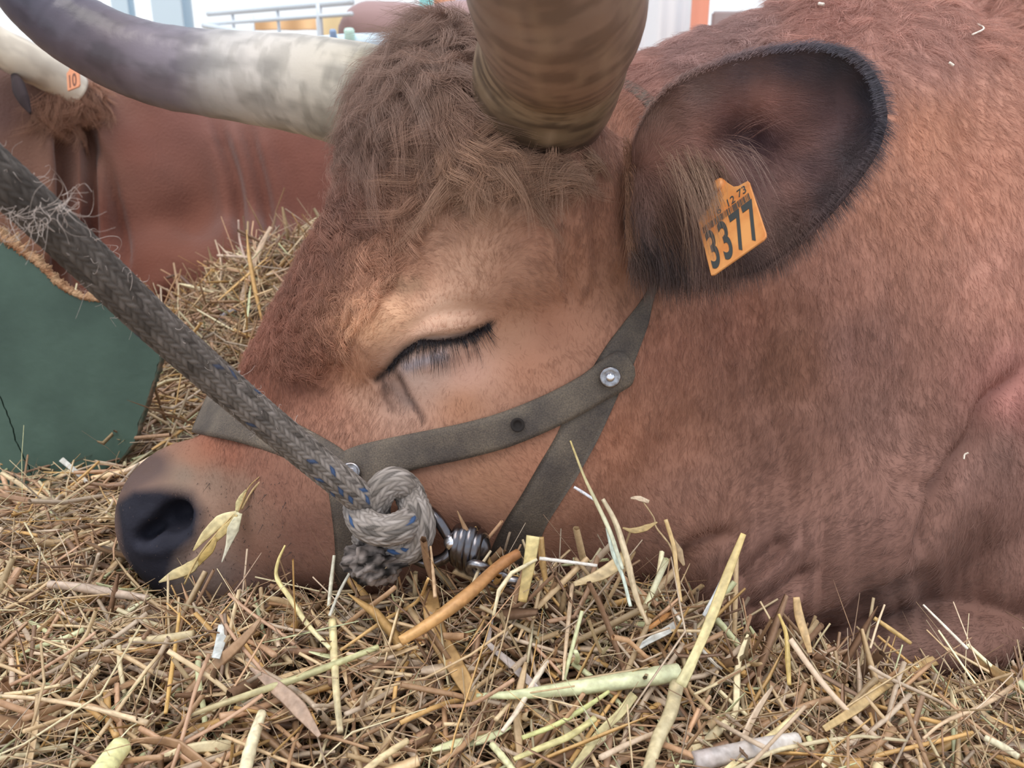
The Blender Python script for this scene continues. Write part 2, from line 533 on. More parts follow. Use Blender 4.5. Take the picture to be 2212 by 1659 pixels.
# coat colour by place on the body, some underside shade and crest sheen painted in (photo pixel position of each patch, sRGB)
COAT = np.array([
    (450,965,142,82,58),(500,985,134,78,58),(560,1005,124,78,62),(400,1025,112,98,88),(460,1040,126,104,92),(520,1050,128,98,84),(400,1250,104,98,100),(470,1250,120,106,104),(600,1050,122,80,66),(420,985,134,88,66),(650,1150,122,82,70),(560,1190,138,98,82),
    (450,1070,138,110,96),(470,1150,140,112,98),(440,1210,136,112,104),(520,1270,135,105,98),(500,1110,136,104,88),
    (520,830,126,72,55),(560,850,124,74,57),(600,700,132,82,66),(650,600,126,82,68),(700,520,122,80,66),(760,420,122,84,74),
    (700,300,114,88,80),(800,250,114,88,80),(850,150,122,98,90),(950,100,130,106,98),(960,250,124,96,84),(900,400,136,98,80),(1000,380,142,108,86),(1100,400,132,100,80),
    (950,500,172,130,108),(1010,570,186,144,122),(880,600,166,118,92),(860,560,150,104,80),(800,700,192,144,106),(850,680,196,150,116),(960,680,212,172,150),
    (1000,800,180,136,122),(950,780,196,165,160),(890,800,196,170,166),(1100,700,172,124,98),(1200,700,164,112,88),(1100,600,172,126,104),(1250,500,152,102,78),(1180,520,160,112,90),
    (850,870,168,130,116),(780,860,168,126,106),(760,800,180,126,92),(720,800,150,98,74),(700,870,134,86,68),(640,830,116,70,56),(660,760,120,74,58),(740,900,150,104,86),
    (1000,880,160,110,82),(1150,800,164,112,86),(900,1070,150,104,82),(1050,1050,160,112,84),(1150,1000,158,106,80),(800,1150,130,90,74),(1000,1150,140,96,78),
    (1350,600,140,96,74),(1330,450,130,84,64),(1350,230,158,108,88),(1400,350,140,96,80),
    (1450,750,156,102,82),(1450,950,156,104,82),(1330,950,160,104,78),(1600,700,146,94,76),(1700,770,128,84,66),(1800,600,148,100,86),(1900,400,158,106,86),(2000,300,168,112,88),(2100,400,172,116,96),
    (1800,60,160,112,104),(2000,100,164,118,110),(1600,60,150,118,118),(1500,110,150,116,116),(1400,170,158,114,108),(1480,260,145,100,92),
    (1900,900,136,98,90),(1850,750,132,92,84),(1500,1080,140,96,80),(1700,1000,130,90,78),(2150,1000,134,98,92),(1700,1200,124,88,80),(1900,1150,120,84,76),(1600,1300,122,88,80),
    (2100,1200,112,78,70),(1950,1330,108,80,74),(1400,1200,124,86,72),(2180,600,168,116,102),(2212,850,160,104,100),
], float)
def idw(px, py, ctl, sig=None, pw=3.0):
    out = np.zeros((len(px), ctl.shape[1] - 2)); sw = np.zeros(len(px))
    for c in ctl:
        d2 = (px - c[0])**2 + (py - c[1])**2 + 500.
        w = d2 ** (-pw / 2)
        out += w[:, None] * c[2:]; sw += w
    return out / sw[:, None]
def lin(c):
    c = np.clip(np.asarray(c, float) / 255., 0, 1)
    return np.where(c <= 0.04045, c / 12.92, ((c + 0.055) / 1.055) ** 2.4)
ALB = 1.30
DARK_STROKES = [  # pigment marks (tear streaks, eye rim) and painted shade in a brisket crease
    ([(860, 805), (885, 860), (915, 905)], 7, (70, 48, 44), .75),
    ([(828, 815), (832, 860), (850, 885)], 7, (85, 60, 52), .6),
    ([(815, 818), (850, 790), (880, 757), (915, 738), (960, 738), (1010, 725), (1062, 698)], 9, (38, 34, 36), .95),
    ([(880, 792), (915, 778), (955, 768)], 12, (190, 184, 196), .8),
    ([(845, 830), (860, 850), (880, 870)], 16, (128, 112, 108), .55),
    ([(1400, 1260), (1440, 1250)], 14, (60, 48, 46), .5),  # shade of the brisket crease, painted into the coat
    ([(860, 610), (880, 625), (900, 615)], 18, (120, 100, 78), .5),
]
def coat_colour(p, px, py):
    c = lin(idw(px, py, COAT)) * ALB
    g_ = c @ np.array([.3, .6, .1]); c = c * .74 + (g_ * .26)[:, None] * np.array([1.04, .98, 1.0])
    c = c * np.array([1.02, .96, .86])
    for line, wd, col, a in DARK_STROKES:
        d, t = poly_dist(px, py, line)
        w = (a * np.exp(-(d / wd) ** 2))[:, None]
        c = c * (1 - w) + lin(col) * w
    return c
NOSE_PAD = [(240, 1085), (285, 1052), (345, 1052), (415, 1066), (440, 1105), (428, 1165), (385, 1200), (372, 1235), (360, 1290), (300, 1290), (255, 1190)]
def nose_mask(px, py):
    """dark wet muzzle pad and nostril rim"""
    d, t = poly_dist(px, py, NOSE_PAD + NOSE_PAD[:1]); ins = in_poly(px, py, NOSE_PAD)
    w = np.clip(.5 + np.where(ins, d, -d) / 34, 0, 1)
    d3, t3 = poly_dist(px, py, [(275, 1040), (330, 1005)])
    return np.maximum(w, np.clip(.9 - d3 / 60, 0, .6)) * (px < 560)
def dead_nose(px, py):
    d, t = poly_dist(px, py, [(330, 1000), (420, 1060), (470, 1150), (430, 1260)])
    return np.clip(1.2 - d / 60, 0, 1)
ppx, ppy, ppd = proj(cw)
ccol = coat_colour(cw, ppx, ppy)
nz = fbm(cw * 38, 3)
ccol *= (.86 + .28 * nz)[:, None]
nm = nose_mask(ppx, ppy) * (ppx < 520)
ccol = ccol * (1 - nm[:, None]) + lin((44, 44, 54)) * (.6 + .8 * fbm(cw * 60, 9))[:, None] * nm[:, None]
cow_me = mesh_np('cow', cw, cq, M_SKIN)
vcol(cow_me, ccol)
COWLOC = Vector((0.35, 0.95, 0.0))
cow = obj_at('cow', cow_me, COWLOC)
tag(cow, 'sleeping red-brown cow with closed eye, leather halter and large horns, chin on straw', 'cow')
bvh = BVHTree.FromPolygons([tuple(x) for x in cw.tolist()], [tuple(x) for x in cq.tolist()], epsilon=0)

def hit(px, py, default=None):
    d = Vector(raydir(px, py))
    loc, nrm, idx, dist = bvh.ray_cast(Vector(CAMP), d)
    if loc is None: return None
    n = np.array(nrm)
    if n @ np.array(d) > 0: n = -n
    return np.array(loc), n, proj(np.array(loc))[2]

# ------------------------------------------------------------------ horns (parts of the cow)
def horn(name, ctl, parent, colf, sides=64, n=260, bump=.0012, seed=3, label=None):
    c = catmull(ctl, n)
    path = np.stack([P(x, y, D) for x, y, D, r in c]); rad = c[:, 3] * c[:, 2] / F
    tot = np.linalg.norm(np.diff(path, axis=0), axis=1).sum()
    def rf(s, th):
        a = fbm(np.stack([np.broadcast_to(s * 70, (n, sides)).ravel(), np.broadcast_to(np.cos(th) * 1.2, (n, sides)).ravel(), np.broadcast_to(np.sin(th) * 1.2, (n, sides)).ravel()], 1), seed).reshape(n, sides)
        return (a - .5) * bump * 2
    v, f, s, th = tube_geo(path, rad, sides, True, rf)
    me = mesh_np(name, v, f, M_HORN)
    u = np.repeat(s / tot, sides); t = np.tile(th, n)
    col = colf(u, t, np.repeat(s, sides))
    col = np.vstack([col, col[0], col[-1]])
    vcol(me, col)
    o = link(name, me, parent)
    if label: o['label'] = label
    return o
M_HORN = mat_vcol('horn', 0.38, 0.5, bump=(180, 0.25, 0.001))
def streaks(u, t, s, seed, fs=160, ft=2.2):
    return fbm(np.stack([s * fs, np.cos(t) * ft, np.sin(t) * ft], 1), seed, 4)
def blotch(u, t, s, seed, fs=40, ft=3):
    return fbm(np.stack([s * fs, np.cos(t) * ft, np.sin(t) * ft], 1), seed, 3)
def ramp(x, stops):
    xs_ = np.array([a for a, _ in stops]); cs = np.array([lin(c) for _, c in stops])
    return np.stack([np.interp(x, xs_, cs[:, i]) for i in range(3)], 1)
def near_col(u, t, s):
    a = streaks(u, t, s, 21); b = blotch(u, t, s, 25); c2 = blotch(u, t, s, 31, 25, 6)
    base = ramp(s + (b - .5) * .04, [(0, (52, 38, 40)), (.02, (96, 58, 50)), (.045, (92, 68, 58)), (.07, (118, 96, 68)), (.12, (146, 120, 88)), (.2, (152, 120, 96)), (.35, (140, 116, 104)), (.5, (80, 70, 66))])
    k = np.clip((.56 - a) * 7, 0, 1)[:, None] * np.clip(1.25 - s * 2.5, .3, 1)[:, None]
    base = base * (1 - .7 * k) + lin((66, 52, 42)) * .7 * k
    k2 = np.clip((c2 - .55) * 6, 0, 1)[:, None]
    return (base * (1 - .35 * k2) + lin((176, 148, 118)) * .35 * k2) @ (np.eye(3) * .76 + .24 * np.array([[.3 * 1.05, .3, .3], [.6 * 1.05, .6, .6], [.1 * 1.05, .1, .1]])) * 1.08
def far_col(u, t, s):
    s = np.maximum(s - .073, 0)
    a = streaks(u, t, s, 41, 110); b = blotch(u, t, s, 45, 30, 3)
    base = ramp(s + (b - .5) * .03, [(0, (150, 140, 120)), (.03, (198, 188, 172)), (.12, (208, 200, 192)), (.17, (186, 180, 176)), (.22, (132, 122, 132)), (.30, (98, 86, 94)), (.42, (80, 80, 98)), (.6, (50, 48, 56))])
    k = np.clip((.54 - a) * 7, 0, 1)[:, None]
    base = base * (1 - .35 * np.clip((b - .5) * 5, 0, 1)[:, None])
    return base * (1 - .4 * k) + lin((110, 104, 94)) * .4 * k * np.clip(1.3 - s * 5, 0, 1)[:, None] + base * .4 * k * (1 - np.clip(1.3 - s * 5, 0, 1)[:, None])
horn('horn', [(1160, 300, .675, 122), (1165, 262, .645, 132), (1178, 180, .61, 160), (1205, 80, .555, 166), (1208, 10, .47, 190), (1190, -120, .40, 205), (1150, -330, .34, 200), (1090, -640, .30, 160), (1010, -1000, .28, 90), (960, -1250, .28, 30)],
     cow, near_col, label='thick near horn rising towards the viewer, brown and olive')
horn('horn', [(960, 250, .775, 100), (880, 232, .785, 108), (800, 215, .80, 112), (740, 202, .805, 108), (640, 182, .82, 101), (500, 165, .84, 92), (360, 145, .85, 86), (240, 105, .85, 80), (130, 40, .84, 76), (40, -50, .82, 68), (-40, -190, .79, 52), (-90, -360, .76, 32), (-105, -480, .74, 8)],
     cow, far_col, label='far horn sweeping to the upper left, whitish grey at its root')
# ------------------------------------------------------------------ near ear
NU, NV = 70, 48
eu = catmull([(1350, 380), (1382, 282), (1430, 205), (1500, 158), (1600, 122), (1700, 105), (1780, 104), (1850, 128), (1893, 185), (1907, 245)], NU)
el = catmull([(1350, 480), (1372, 540), (1425, 585), (1530, 600), (1640, 580), (1705, 540), (1780, 468), (1840, 398), (1888, 325), (1907, 262)], NU)
uu, vv = np.meshgrid(np.linspace(0, 1, NU), np.linspace(0, 1, NV), indexing='ij')
epx = eu[:, None, 0] * (1 - vv) + el[:, None, 0] * vv
epy = eu[:, None, 1] * (1 - vv) + el[:, None, 1] * vv
bow = np.interp(uu, [0, .15, .32, .5, .75, 1], [-.020, -.016, .012, .034, .030, .004])
ed = np.interp(uu, [0, .3, 1], [.640, .585, .545]) + bow * np.sin(math.pi * vv) ** .8
ed += .030 * np.exp(-(((epx - 1600) / 60) ** 2 + ((epy - 300) / 55) ** 2))
for j_ in range(NV):
    h_ = hit(max(epx[0, j_] - 6, 1350), epy[0, j_])
    if h_: ed[:, j_] += (h_[2] + .004 - ed[0, j_]) * np.clip(1 - uu[:, j_] / .22, 0, 1) ** 1.5
ed += .006 * np.sin(epx / 38 + epy / 60) * np.clip(uu - .4, 0, 1)
ev = np.stack([P(a, b, d) for a, b, d in zip(epx.ravel(), epy.ravel(), ed.ravel())])
ij = (np.arange(NU - 1)[:, None] * NV + np.arange(NV - 1)[None, :]).ravel()
eq = np.stack([ij, ij + 1, ij + NV + 1, ij + NV], 1)
en = vnormals(ev, eq)
if (en * (ev - CAMP)).sum() > 0: eq = eq[:, ::-1]; en = -en
EARCOL = np.array([(1400,260,104,76,64),(1500,200,104,78,70),(1600,150,88,70,72),(1700,125,66,58,68),(1800,130,56,54,64),(1870,200,46,46,56),(1880,280,50,48,58),
    (1830,340,60,52,56),(1780,420,60,48,50),(1700,500,70,50,44),(1620,560,64,46,42),(1540,590,90,64,54),(1650,222,140,90,76),(1625,230,130,86,74),(1680,235,126,82,72),
    (1600,290,80,56,58),(1640,300,72,50,56),(1720,300,116,76,66),(1780,260,110,76,74),(1500,280,122,78,62),(1430,330,118,76,60),(1450,430,104,70,56),(1380,480,90,66,58),(1700,400,104,68,58),
    (1750,360,76,52,52),(1650,380,88,58,54),(1640,480,84,56,46),(1550,350,110,72,58),(1420,560,84,66,60),(1820,230,92,68,70),(1560,240,124,80,70)], float)
def ear_colour(p, px, py):
    c = lin(idw(px, py, EARCOL, pw=3.0)) * 2.25; g_ = c @ np.array([.3, .6, .1]); c = c * .72 + (g_ * .28)[:, None] * np.array([1.05, .98, 1.0]) + .008
    return c
ear_me = mesh_np('ear', ev, eq, M_SKIN)
vcol(ear_me, ear_colour(ev, epx.ravel(), epy.ravel()) * .7)
ear = link('ear', ear_me, cow); ear['label'] = 'large brown ear with dark rim held out sideways'
sm = ear.modifiers.new('thickness', 'SOLIDIFY'); sm.thickness = .003; sm.offset = -1

# ------------------------------------------------------------------ halter: straps laid on the hide
M_LEATHER, nt, b = new_mat('worn_leather')
tc = nt.nodes.new('ShaderNodeTexCoord')
n1 = nt.nodes.new('ShaderNodeTexNoise'); n1.inputs['Scale'].default_value = 34; n1.inputs['Detail'].default_value = 7
n2 = nt.nodes.new('ShaderNodeTexVoronoi'); n2.inputs['Scale'].default_value = 620
n3 = nt.nodes.new('ShaderNodeTexNoise'); n3.inputs['Scale'].default_value = 900; n3.inputs['Detail'].default_value = 3
for x in (n1, n2, n3): nt.links.new(tc.outputs['Object'], x.inputs['Vector'])
r = nt.nodes.new('ShaderNodeValToRGB')
r.color_ramp.elements[0].position = .34; r.color_ramp.elements[0].color = (*(lin((88, 80, 76)) * 1.0), 1)
r.color_ramp.elements[1].position = .70; r.color_ramp.elements[1].color = (*(lin((120, 109, 98)) * 1.0), 1)
nt.links.new(n1.outputs['Fac'], r.inputs[0])
r2 = nt.nodes.new('ShaderNodeValToRGB')
r2.color_ramp.elements[0].position = .30; r2.color_ramp.elements[0].color = (.55, .55, .56, 1)
r2.color_ramp.elements[1].position = .75; r2.color_ramp.elements[1].color = (1.15, 1.1, 1.0, 1)
nt.links.new(n3.outputs['Fac'], r2.inputs[0])
mx = nt.nodes.new('ShaderNodeMix'); mx.data_type = 'RGBA'; mx.blend_type = 'MULTIPLY'; mx.inputs['Factor'].default_value = 1
nt.links.new(r.outputs[0], mx.inputs['A']); nt.links.new(r2.outputs[0], mx.inputs['B'])
nt.links.new(mx.outputs['Result'], b.inputs['Base Color'])
b.inputs['Roughness'].default_value = .62; b.inputs['Specular IOR Level'].default_value = .35
bp = nt.nodes.new('ShaderNodeBump'); bp.inputs['Strength'].default_value = .35; bp.inputs['Distance'].default_value = .0006
nt.links.new(n2.outputs['Distance'], bp.inputs['Height']); nt.links.new(bp.outputs[0], b.inputs['Normal'])

halter = bpy.data.objects.new('halter', None); halter.location = V(1050, 1000, .68); C.objects.link(halter)
tag(halter, 'worn grey-brown leather halter strapped round the muzzle and cheek of the near cow', 'halter')

def strap(name, up, lo, lift, thick, n=90, m=9, dmin=None, parent=halter, fixed=None, wrap=None):
    """a leather band between two pixel edges, resting lift metres above the hide"""
    a, bb = catmull(up, n), catmull(lo, n)
    pos = np.zeros((n, m, 3)); dep = np.full((n, m), np.nan); PX = np.zeros((n, m)); PY = np.zeros((n, m))
    for i in range(n):
        for j in range(m):
            w = j / (m - 1); PX[i, j] = a[i, 0] * (1-w) + bb[i, 0] * w; PY[i, j] = a[i, 1] * (1-w) + bb[i, 1] * w
            if fixed is not None: dep[i, j] = fixed(PX[i, j], PY[i, j]); continue
            h = hit(PX[i, j], PY[i, j])
            if h: dep[i, j] = h[2]
    # fill misses from neighbours, bend round the silhouette
    for _ in range(80):
        bad = np.isnan(dep)
        if not bad.any(): break
        q = np.pad(dep, 1, constant_values=np.nan)
        st = np.stack([q[:-2, 1:-1], q[2:, 1:-1], q[1:-1, :-2], q[1:-1, 2:]])
        with np.errstate(all='ignore'): mean = np.nanmean(st, 0)
        dep = np.where(bad & ~np.isnan(mean), mean + .004, dep)
    for _ in range(14):
        q = np.pad(dep, 1, mode='edge')
        dep = np.minimum(.5 * dep + .125 * (q[:-2, 1:-1] + q[2:, 1:-1] + q[1:-1, :-2] + q[1:-1, 2:]), dep + .0008)
    if wrap: dep = dep + wrap(PX, PY)
    dep = dep - lift
    for i in range(n):
        for j in range(m): pos[i, j] = P(PX[i, j], PY[i, j], dep[i, j])
    # a rounded leather cross-section: outer face slightly domed
    ww = np.abs(np.linspace(-1, 1, m)) ** 6
    v0 = pos.reshape(-1, 3)
    k = (np.arange(n - 1)[:, None] * m + np.arange(m - 1)[None, :]).ravel()
    q = np.stack([k, k + 1, k + m + 1, k + m], 1)
    nn = vnormals(v0, q)
    if (nn * (v0 - CAMP)).sum() > 0: q = q[:, ::-1]; nn = -nn
    v0 = v0 - nn * (np.tile(ww, n) * thick * .35)[:, None]
    v1 = v0 - nn * thick
    N = n * m
    qb = q[:, ::-1] + N
    e = np.arange(n - 1) * m; s1 = np.stack([e, e + m, e + m + N, e + N], 1)
    e2 = e + m - 1; s2 = np.stack([e2 + m, e2, e2 + N, e2 + m + N], 1)
    c0 = np.arange(m - 1); s3 = np.stack([c0 + 1, c0, c0 + N, c0 + 1 + N], 1)
    c1 = c0 + (n - 1) * m; s4 = np.stack([c1, c1 + 1, c1 + 1 + N, c1 + N], 1)
    me = mesh_np(name, np.vstack([v0, v1]), np.concatenate([q, qb, s1, s2, s3, s4]), M_LEATHER)
    return link(name, me, parent), dep

throat, _ = strap('throat_strap', [(1242, 850), (1205, 935), (1165, 1005), (1125, 1075), (1085, 1140), (1050, 1215), (1035, 1260)],
      [(1345, 835), (1295, 945), (1248, 1030), (1210, 1090), (1175, 1150), (1150, 1230), (1140, 1270)], .003, .004)
throat['label'] = 'broad strap running down under the jaw'
crown, _ = strap('crown_strap', [(1412, 590), (1392, 640), (1350, 695), (1312, 745), (1275, 805), (1262, 840)],
      [(1432, 600), (1414, 645), (1402, 700), (1382, 755), (1362, 805), (1340, 845)], .003, .004, 60)
crown['label'] = 'dark strap rising behind the ear'
nose_s, _ = strap('noseband', [(447, 852), (500, 866), (560, 888), (620, 906), (680, 936), (730, 966), (770, 1000)],
      [(411, 933), (470, 945), (550, 966), (630, 996), (680, 1020), (715, 1050), (740, 1080)], .003, .004,
      wrap=lambda x, y: -np.clip((560 - x) / 120, 0, 1) * .009)
nose_s['label'] = 'band over the bridge of the nose'
chin, _ = strap('chin_strap', [(704, 1010), (708, 1060), (715, 1110), (722, 1180), (722, 1250), (716, 1310)],
      [(780, 1010), (775, 1060), (782, 1110), (795, 1180), (800, 1250), (800, 1310)], .0025, .004, 60)
chin['label'] = 'dark strap passing under the chin'
cheek, cdep = strap('cheek_strap', [(722, 1020), (726, 988), (760, 966), (830, 948), (900, 934), (1000, 914), (1085, 890), (1180, 852), (1255, 812), (1300, 778), (1335, 758), (1357, 768), (1371, 792)],
      [(727, 1035), (742, 1058), (775, 1064), (830, 1040), (890, 1016), (1000, 993), (1100, 966), (1195, 927), (1262, 893), (1305, 868), (1345, 846), (1366, 832), (1373, 815)], .0065, .004, 110)
cheek['label'] = 'light worn strap across the cheek below the eye'
crown2, _ = strap('poll_strap', [(1340, 165), (1372, 178), (1400, 198), (1425, 222)], [(1335, 190), (1365, 205), (1392, 232), (1410, 260)], .002, .004, 24)
crown2['label'] = 'grey strap end showing behind the near horn'

M_STEEL = mat_plain('rivet_steel', (.42, .42, .45), .33, 1.0, noise=(300, (.22, .2, .2), 4))
M_STEEL2 = mat_plain('bright_steel', (.78, .78, .82), .25, 1.0)
M_CHAIN = mat_plain('dark_steel', (.15, .15, .17), .26, 1.0, noise=(260, (.15, .13, .13), 4))

def lathe(profile, axis, up, org, n=36):
    """profile (r,h) revolved about axis at org"""
    a = np.array(axis, float); a /= np.linalg.norm(a)
    t = np.cross(a, up); t /= np.linalg.norm(t); b2 = np.cross(a, t)
    th = np.arange(n) * 2 * math.pi / n
    v = np.concatenate([[org + a * h + (t * math.cos(x) + b2 * math.sin(x)) * r for x in th] for r, h in profile])
    f = []
    k = np.arange(n); k2 = (k + 1) % n
    for i in range(len(profile) - 1):
        f.append(np.stack([i*n + k, i*n + k2, (i+1)*n + k2, (i+1)*n + k], 1))
    return v, [np.concatenate(f)]
def rivet(px, py, rpx, lift, parent=halter):
    h = hit(px, py)
    o_, n_, d_ = h
    n_ = -np.array(raydir(px, py)) * .5 + n_ * .5; n_ /= np.linalg.norm(n_)
    org = np.array(P(px, py, d_ - lift)); r_ = rpx * d_ / F
    v, f = lathe([(r_*1.0, -.001), (r_*1.02, .0006), (r_*.92, .0014), (r_*.7, .0012), (r_*.5, .0006), (0, .0006)], n_, np.array([0, 0, 1.]), org)
    w = link('rivet', mesh_np('rivet', v, f, M_STEEL), parent); w['label'] = 'round steel rivet washer'
    v, f = lathe([(r_*.42, .0004), (r_*.44, .0014), (r_*.36, .0026), (r_*.2, .0031), (0, .0032)], n_, np.array([0, 0, 1.]), org)
    link('rivet_head', mesh_np('rivet_head', v, f, M_STEEL2), w)
rivet(1318, 815, 22, .0115)
rivet(757, 1020, 21, .0115)
# punched hole in the cheek strap
h = hit(1118, 918)
v, f = lathe([(.0058, .0002), (.0052, .0009), (.0036, .0006), (.003, -.001), (0, -.001)], h[1], np.array([0, 0, 1.]), np.array(P(1118, 918, h[2] - .0108)), 20)
M_DARK = mat_plain('dark_hole', lin((40, 34, 32)), .9)
link('strap_hole', mesh_np('strap_hole', v, f, M_DARK), halter)

# ------------------------------------------------------------------ braided rope with its knot
M_ROPE = mat_vcol('braided_rope', .82, .2, bump=(1500, .5, .0006))
COLS = 18
def rope_geo(ctl, r, per=.0056, seed=0, dens=.0011, dirty=None, taper=None, amp=.0011):
    """ctl: (px,py,D) -> braided tube; herringbone of raised plaits"""
    c = catmull(ctl, 400)
    path = np.stack([P(*q) for q in c])
    L = np.linalg.norm(np.diff(path, axis=0), axis=1).sum(); n = int(L / dens)
    path = catmull(path[::4] if len(path) > 40 else path, n)
    sides = COLS * 6
    T, N, B = frames(path)
    s = np.concatenate([[0], np.cumsum(np.linalg.norm(np.diff(path, axis=0), axis=1))])
    th = np.arange(sides) * 2 * math.pi / sides
    S, TH = np.meshgrid(s, th, indexing='ij')
    x = TH / (2 * math.pi) * COLS
    ci = np.floor(x + 1e-6); xf = x - ci
    sg = np.where(ci % 2 == 0, 1.0, -1.0)
    ts = S / per + sg * (xf - .5) * .95 + (ci % 2) * .5
    fr = ts - np.floor(ts)
    bump = (np.sin(math.pi * fr) ** .55) * (np.sin(math.pi * (xf * .86 + .07)) ** .6)
    rr = r * (1 if taper is None else taper(S / max(L, 1e-6)))
    R = rr + (bump - .6) * amp
    v = path[:, None] + R[..., None] * (np.cos(TH)[..., None] * N[:, None] + np.sin(TH)[..., None] * B[:, None])
    hsh = np.sin(ci * 12.9898 + np.floor(ts) * 78.233 + seed) * 43758.5453; hsh = hsh - np.floor(hsh)
    h2 = np.sin(ci * 39.425 + np.floor(ts) * 11.135 + seed * 3) * 24634.6345; h2 = h2 - np.floor(h2)
    col = lin(np.stack([150 + 40 * hsh, 140 + 40 * hsh, 132 + 42 * hsh], -1))
    bl = (h2 > .975)[..., None]; dk = ((h2 < .16))[..., None]
    col = np.where(bl, lin((74, 104, 150)), col); col = np.where(dk, col * .45, col)
    col = col * (.5 + .5 * bump[..., None])
    if dirty is not None:
        dmix = np.clip(dirty(S) + (fbm(v.reshape(-1, 3) * 60, 4).reshape(S.shape) - .5) * .5, 0, 1)[..., None]
        col = col * (1 - dmix) + lin((84, 78, 74)) * dmix * (.65 + .5 * hsh[..., None]) * (.75 + .25 * bump[..., None])
    i = np.arange(n - 1)[:, None] * sides; j = np.arange(sides)[None, :]; j2 = (j + 1) % sides
    q = np.stack([i + j, i + j2, i + sides + j2, i + sides + j], -1).reshape(-1, 4)
    return v.reshape(-1, 3), [q], col.reshape(-1, 3)
KD = hit(840, 1110)[2]

K0 = min(KD - .030, .66)
rope = bpy.data.objects.new('rope', None); rope.location = V(700, 1020, .60); C.objects.link(rope)
tag(rope, 'thick grey braided rope with blue flecks, knotted beside the muzzle of the near cow', 'rope')
v, f, col = rope_geo([(-900, -380, .31), (-500, -50, .34), (-220, 190, .375), (-60, 330, .395), (70, 447, .42), (200, 570, .452), (335, 700, .492), (500, 845, .545), (640, 962, K0-.055), (735, 1040, K0-.028), (785, 1082, K0-.008), (822, 1118, K0+.014)], .0122,
                     dirty=lambda s: np.clip(1.05 - (s - .17) / .42, .12, .95))
me = mesh_np('lead_rope', v, f, M_ROPE); vcol(me, col); o = link('lead_rope', me, rope); o['label'] = 'straight dirty length of the rope'
parts = []; cols_ = []
segs = [
    [(835, 1150, K0+.020), (812, 1118, K0+.006), (812, 1085, K0-.004), (830, 1052, K0-.008), (856, 1042, K0-.004), (880, 1060, K0+.006), (893, 1090, K0+.002), (905, 1120, K0-.006), (906, 1152, K0-.006), (888, 1182, K0-.002), (850, 1188, K0+.002), (812, 1176, K0+.012), (785, 1150, K0+.024)],
    [(800, 1075, K0+.030), (778, 1080, K0+.014), (776, 1108, K0-.006), (795, 1136, K0-.018), (830, 1146, K0-.022), (862, 1140, K0-.020), (886, 1124, K0-.004), (892, 1104, K0+.018)],
    [(880, 1190, K0+.012), (850, 1194, K0+.012), (825, 1206, K0+.006), (812, 1216, K0+.002)],
]
for i, sg in enumerate(segs):
    v, f, col = rope_geo(sg, .0124, seed=i * 7.3, dirty=lambda s: .12 + 0 * s)
    parts.append((v, f)); cols_.append(col)
v, f = join_geo(parts)
me = mesh_np('knot', v, f, M_ROPE); vcol(me, np.vstack(cols_)); o = link('knot', me, rope); o['label'] = 'bulky knot beside the steel ring'
# frayed cut end
def blob(px, py, D, r, amp, fr, seed, stretch=(1, 1, 1), n=34):
    th, ph = np.meshgrid(np.linspace(0, math.pi, n), np.linspace(0, 2*math.pi, 2*n, endpoint=False), indexing='ij')
    d = np.stack([np.sin(th) * np.cos(ph), np.cos(th), np.sin(th) * np.sin(ph)], -1).reshape(-1, 3)
    rr = r * (1 + amp * (fbm(d * fr, seed, 4) - .5) * 2)
    v = P(px, py, D) + (d * rr[:, None] * np.array(stretch)) @ R2W.T
    m = 2 * n
    i = np.arange(n - 1)[:, None] * m; j = np.arange(m)[None, :]; j2 = (j + 1) % m
    return v, [np.stack([i + j, i + m + j, i + m + j2, i + j2], -1).reshape(-1, 4)]
v, f = blob(808, 1214, K0, .0205, .5, 3.2, 8, (1.15, .8, 1))
me = mesh_np('frayed_end', v, f, M_ROPE)
vcol(me, np.clip(lin((150, 138, 132)) * (np.clip((fbm((v - v.mean(0)) * 160, 5) - .36) * 3.2, .05, 1.1))[:, None], 0, 1))
o = link('frayed_end', me, rope); o['label'] = 'frayed blackened rope end'
# loose fibres along the rope
fb = []
for k in range(230):
    t = RNG.random() ** .8
    c = catmull([(-60, 330, .395), (70, 447, .42), (200, 570, .452), (335, 700, .492), (500, 845, .545), (640, 962, K0-.055)], 60)[int(t * 59)]
    p0 = P(*c); a = RNG.normal(size=3); a -= FWD * (a @ FWD) * .6; a /= np.linalg.norm(a)
    L = RNG.uniform(.004, .010) * (1.0 if RNG.random() < .8 else 2.4) * (1.4 if c[0] < 260 else .8)
    p1 = p0 + a * .012; d = a + RNG.normal(size=3) * .7; d /= np.linalg.norm(d); e = RNG.normal(size=3); e /= np.linalg.norm(e)
    tt = np.linspace(0, 1, 6)[:, None]
    e2 = np.cross(d, e); fb.append(p1 + d * L * tt + e * L * .5 * np.sin(tt * 4) * tt + e2 * L * .4 * (1 - np.cos(tt * 5)) * tt)
tuft = []
for cx, cy, nn_ in ((85, 470, 16), (125, 450, 16), (30, 455, 14)):
    for k in range(nn_):
        p0 = P(cx + RNG.normal() * 14, cy + RNG.normal() * 14, .405) ; d = RNG.normal(size=3) * np.array([1, .4, 1]); d /= np.linalg.norm(d)
        if cy > 452: d = d * .5 + np.array([-.3, 0, -.7])
        else: d = d * .5 + np.array([.7, 0, .3])
        e = RNG.normal(size=3) * .5; L = RNG.uniform(.012, .026); tt = np.linspace(0, 1, 6)[:, None]
        e2 = np.cross(d, e); tuft.append(p0 + d * L * tt + e * L * np.sin(tt * 4.5) * tt + e2 * L * (1 - np.cos(tt * 5)) * .8 * tt)
fb = np.array([x[0] + (x - x[0]) * (.55 if i < 230 else .7) for i, x in enumerate(fb + tuft)])
M_FIBRE = mat_plain('rope_fibre', lin((200, 186, 178)), .7)
